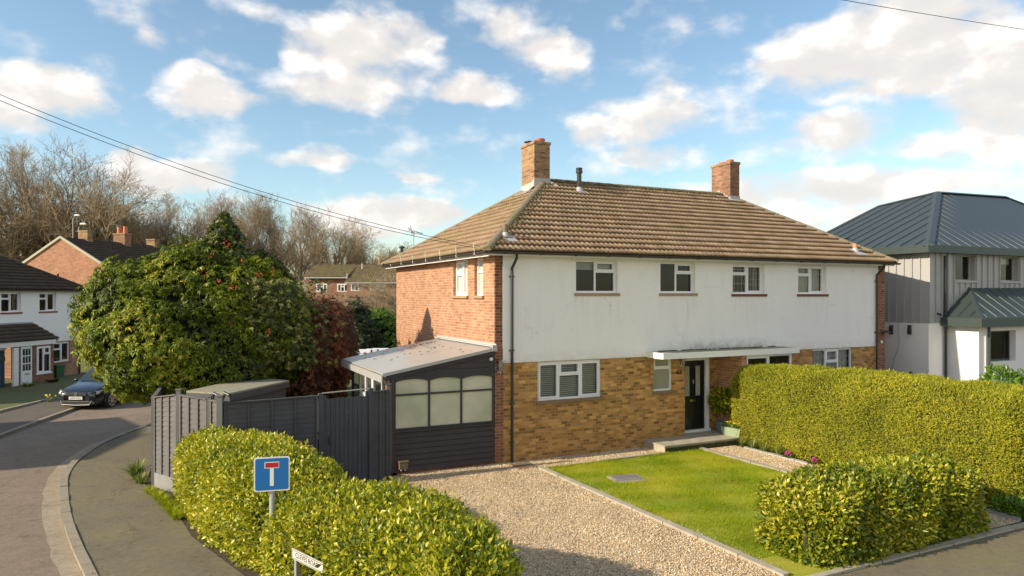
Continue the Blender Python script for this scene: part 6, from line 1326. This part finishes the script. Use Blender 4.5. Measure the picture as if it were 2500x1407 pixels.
FILL_CLOUDS=[(2.5,.32,.75,.30),(-2.5,.38,.8,.32),(3.1,.75,.9,.3),(-3.1,.25,.6,.3),(1.6,.45,.5,.25),(-1.8,.6,.5,.3),(1.9,.12,.6,.12),(-2.0,.15,.6,.12),(2.9,.1,.7,.13)]  # unseen clouds behind the camera, added to brighten the shaded house front
for it in CL+FILL_CLOUDS:
    if len(it)==5:
        (px,py,rx,ry,st)=it; l=(px-1250)/1720; a0=math.atan(l); e0=math.atan((722-py)/1720*math.cos(a0)); ra=rx/1720*math.cos(a0)**2*1.16; re=ry/1720*math.cos(a0)*1.24
    else: a0,e0,ra,re=it; st=1.1
    s1=NN('ShaderNodeVectorMath'); s1.operation='SUBTRACT'; LK_(UV,s1.inputs[0]); s1.inputs[1].default_value=(a0,e0,0)
    s2=NN('ShaderNodeVectorMath'); s2.operation='MULTIPLY'; LK_(s1.outputs[0],s2.inputs[0]); s2.inputs[1].default_value=(1/ra,1/re,0)
    s3=NN('ShaderNodeVectorMath'); s3.operation='DOT_PRODUCT'; LK_(s2.outputs[0],s3.inputs[0]); LK_(s2.outputs[0],s3.inputs[1])
    v=wm('MULTIPLY_ADD',s3.outputs['Value'],-st,st); v=wm('MAXIMUM',v,0)
    acc=v if acc is None else wm('SMOOTH_MAX',acc,v,.25)
fb=wnoise(cb.outputs[0],11,9,.5,(1,1.6,1)).outputs['Fac']
den=wm('ADD',acc,wm('MULTIPLY',wm('SUBTRACT',fb,.5),2.1))
# thin high veil everywhere
rp=NN('ShaderNodeValToRGB'); rp.color_ramp.interpolation='EASE'; rp.color_ramp.elements[0].position=.15; rp.color_ramp.elements[1].position=.92; LK_(den,rp.inputs[0]); dens=rp.outputs[0]
gate=NN('ShaderNodeValToRGB'); gate.color_ramp.elements[0].position=.0; gate.color_ramp.elements[1].position=.12; LK_(acc,gate.inputs[0]); dens=wm('MULTIPLY',dens,gate.outputs[0])
# self shading: compare with a copy of the noise sampled higher and sunward
sh=NN('ShaderNodeVectorMath'); sh.operation='ADD'; LK_(cb.outputs[0],sh.inputs[0]); sh.inputs[1].default_value=(-.018,.022,0); fb2=wnoise(sh.outputs[0],11,4,.5,(1,1.6,1)).outputs['Fac']; fb3=wnoise(cb.outputs[0],11,4,.5,(1,1.6,1)).outputs['Fac']
lt=wm('MULTIPLY_ADD',wm('SUBTRACT',fb3,fb2),2.6,.62); lt=wm('SUBTRACT',lt,wm('MULTIPLY',wm('SUBTRACT',acc,.4),.28))
cr=NN('ShaderNodeValToRGB'); e=cr.color_ramp.elements; e[0].position=.15; e[0].color=(.48,.46,.44,1); e[1].position=.85; e[1].color=(.66,.625,.59,1); m_=e.new(.5); m_.color=(.52,.49,.465,1); LK_(lt,cr.inputs[0])
bg1=NN('ShaderNodeBackground'); tint=NN('ShaderNodeMix'); tint.data_type='RGBA'; tint.blend_type='MULTIPLY'; tint.inputs[0].default_value=1; LK_(sky.outputs[0],tint.inputs[6]); tint.inputs[7].default_value=(.97,1.0,.93,1); LK_(tint.outputs[2],bg1.inputs[0]); bg1.inputs[1].default_value=.108
bg2=NN('ShaderNodeBackground'); LK_(cr.outputs[0],bg2.inputs[0]); bg2.inputs[1].default_value=.95
mx=NN('ShaderNodeMixShader'); LK_(wm('MULTIPLY',dens,.96),mx.inputs[0]); LK_(bg1.outputs[0],mx.inputs[1]); LK_(bg2.outputs[0],mx.inputs[2]); LK_(mx.outputs[0],out.inputs[0])
#==================================================================== SUN, CAMERA
sl=bpy.data.lights.new('sun','SUN'); sl.energy=3.3; sl.angle=math.radians(.55); sl.color=(1,.86,.66); so=bpy.data.objects.new('sun',sl); COL.objects.link(so)
dv=Vector((math.cos(AZ)*math.cos(EL),math.sin(AZ)*math.cos(EL),-math.sin(EL))); so.rotation_euler=dv.to_track_quat('-Z','Y').to_euler(); so.location=(-30,-10,30)
cd=bpy.data.cameras.new('camera'); cam=bpy.data.objects.new('camera',cd); COL.objects.link(cam); cam.location=CAMP; cam.rotation_euler=Vector((FX,FY,0)).to_track_quat('-Z','Y').to_euler()
cd.sensor_width=36; cd.lens=36*1720/2500; cd.shift_y=(722-703.5)/2500; cd.clip_end=3000; S.camera=cam
S.view_settings.view_transform='Standard'; S.view_settings.look='None'; S.view_settings.exposure=.93; S.view_settings.gamma=1
S.render.resolution_x=1024; S.render.resolution_y=576
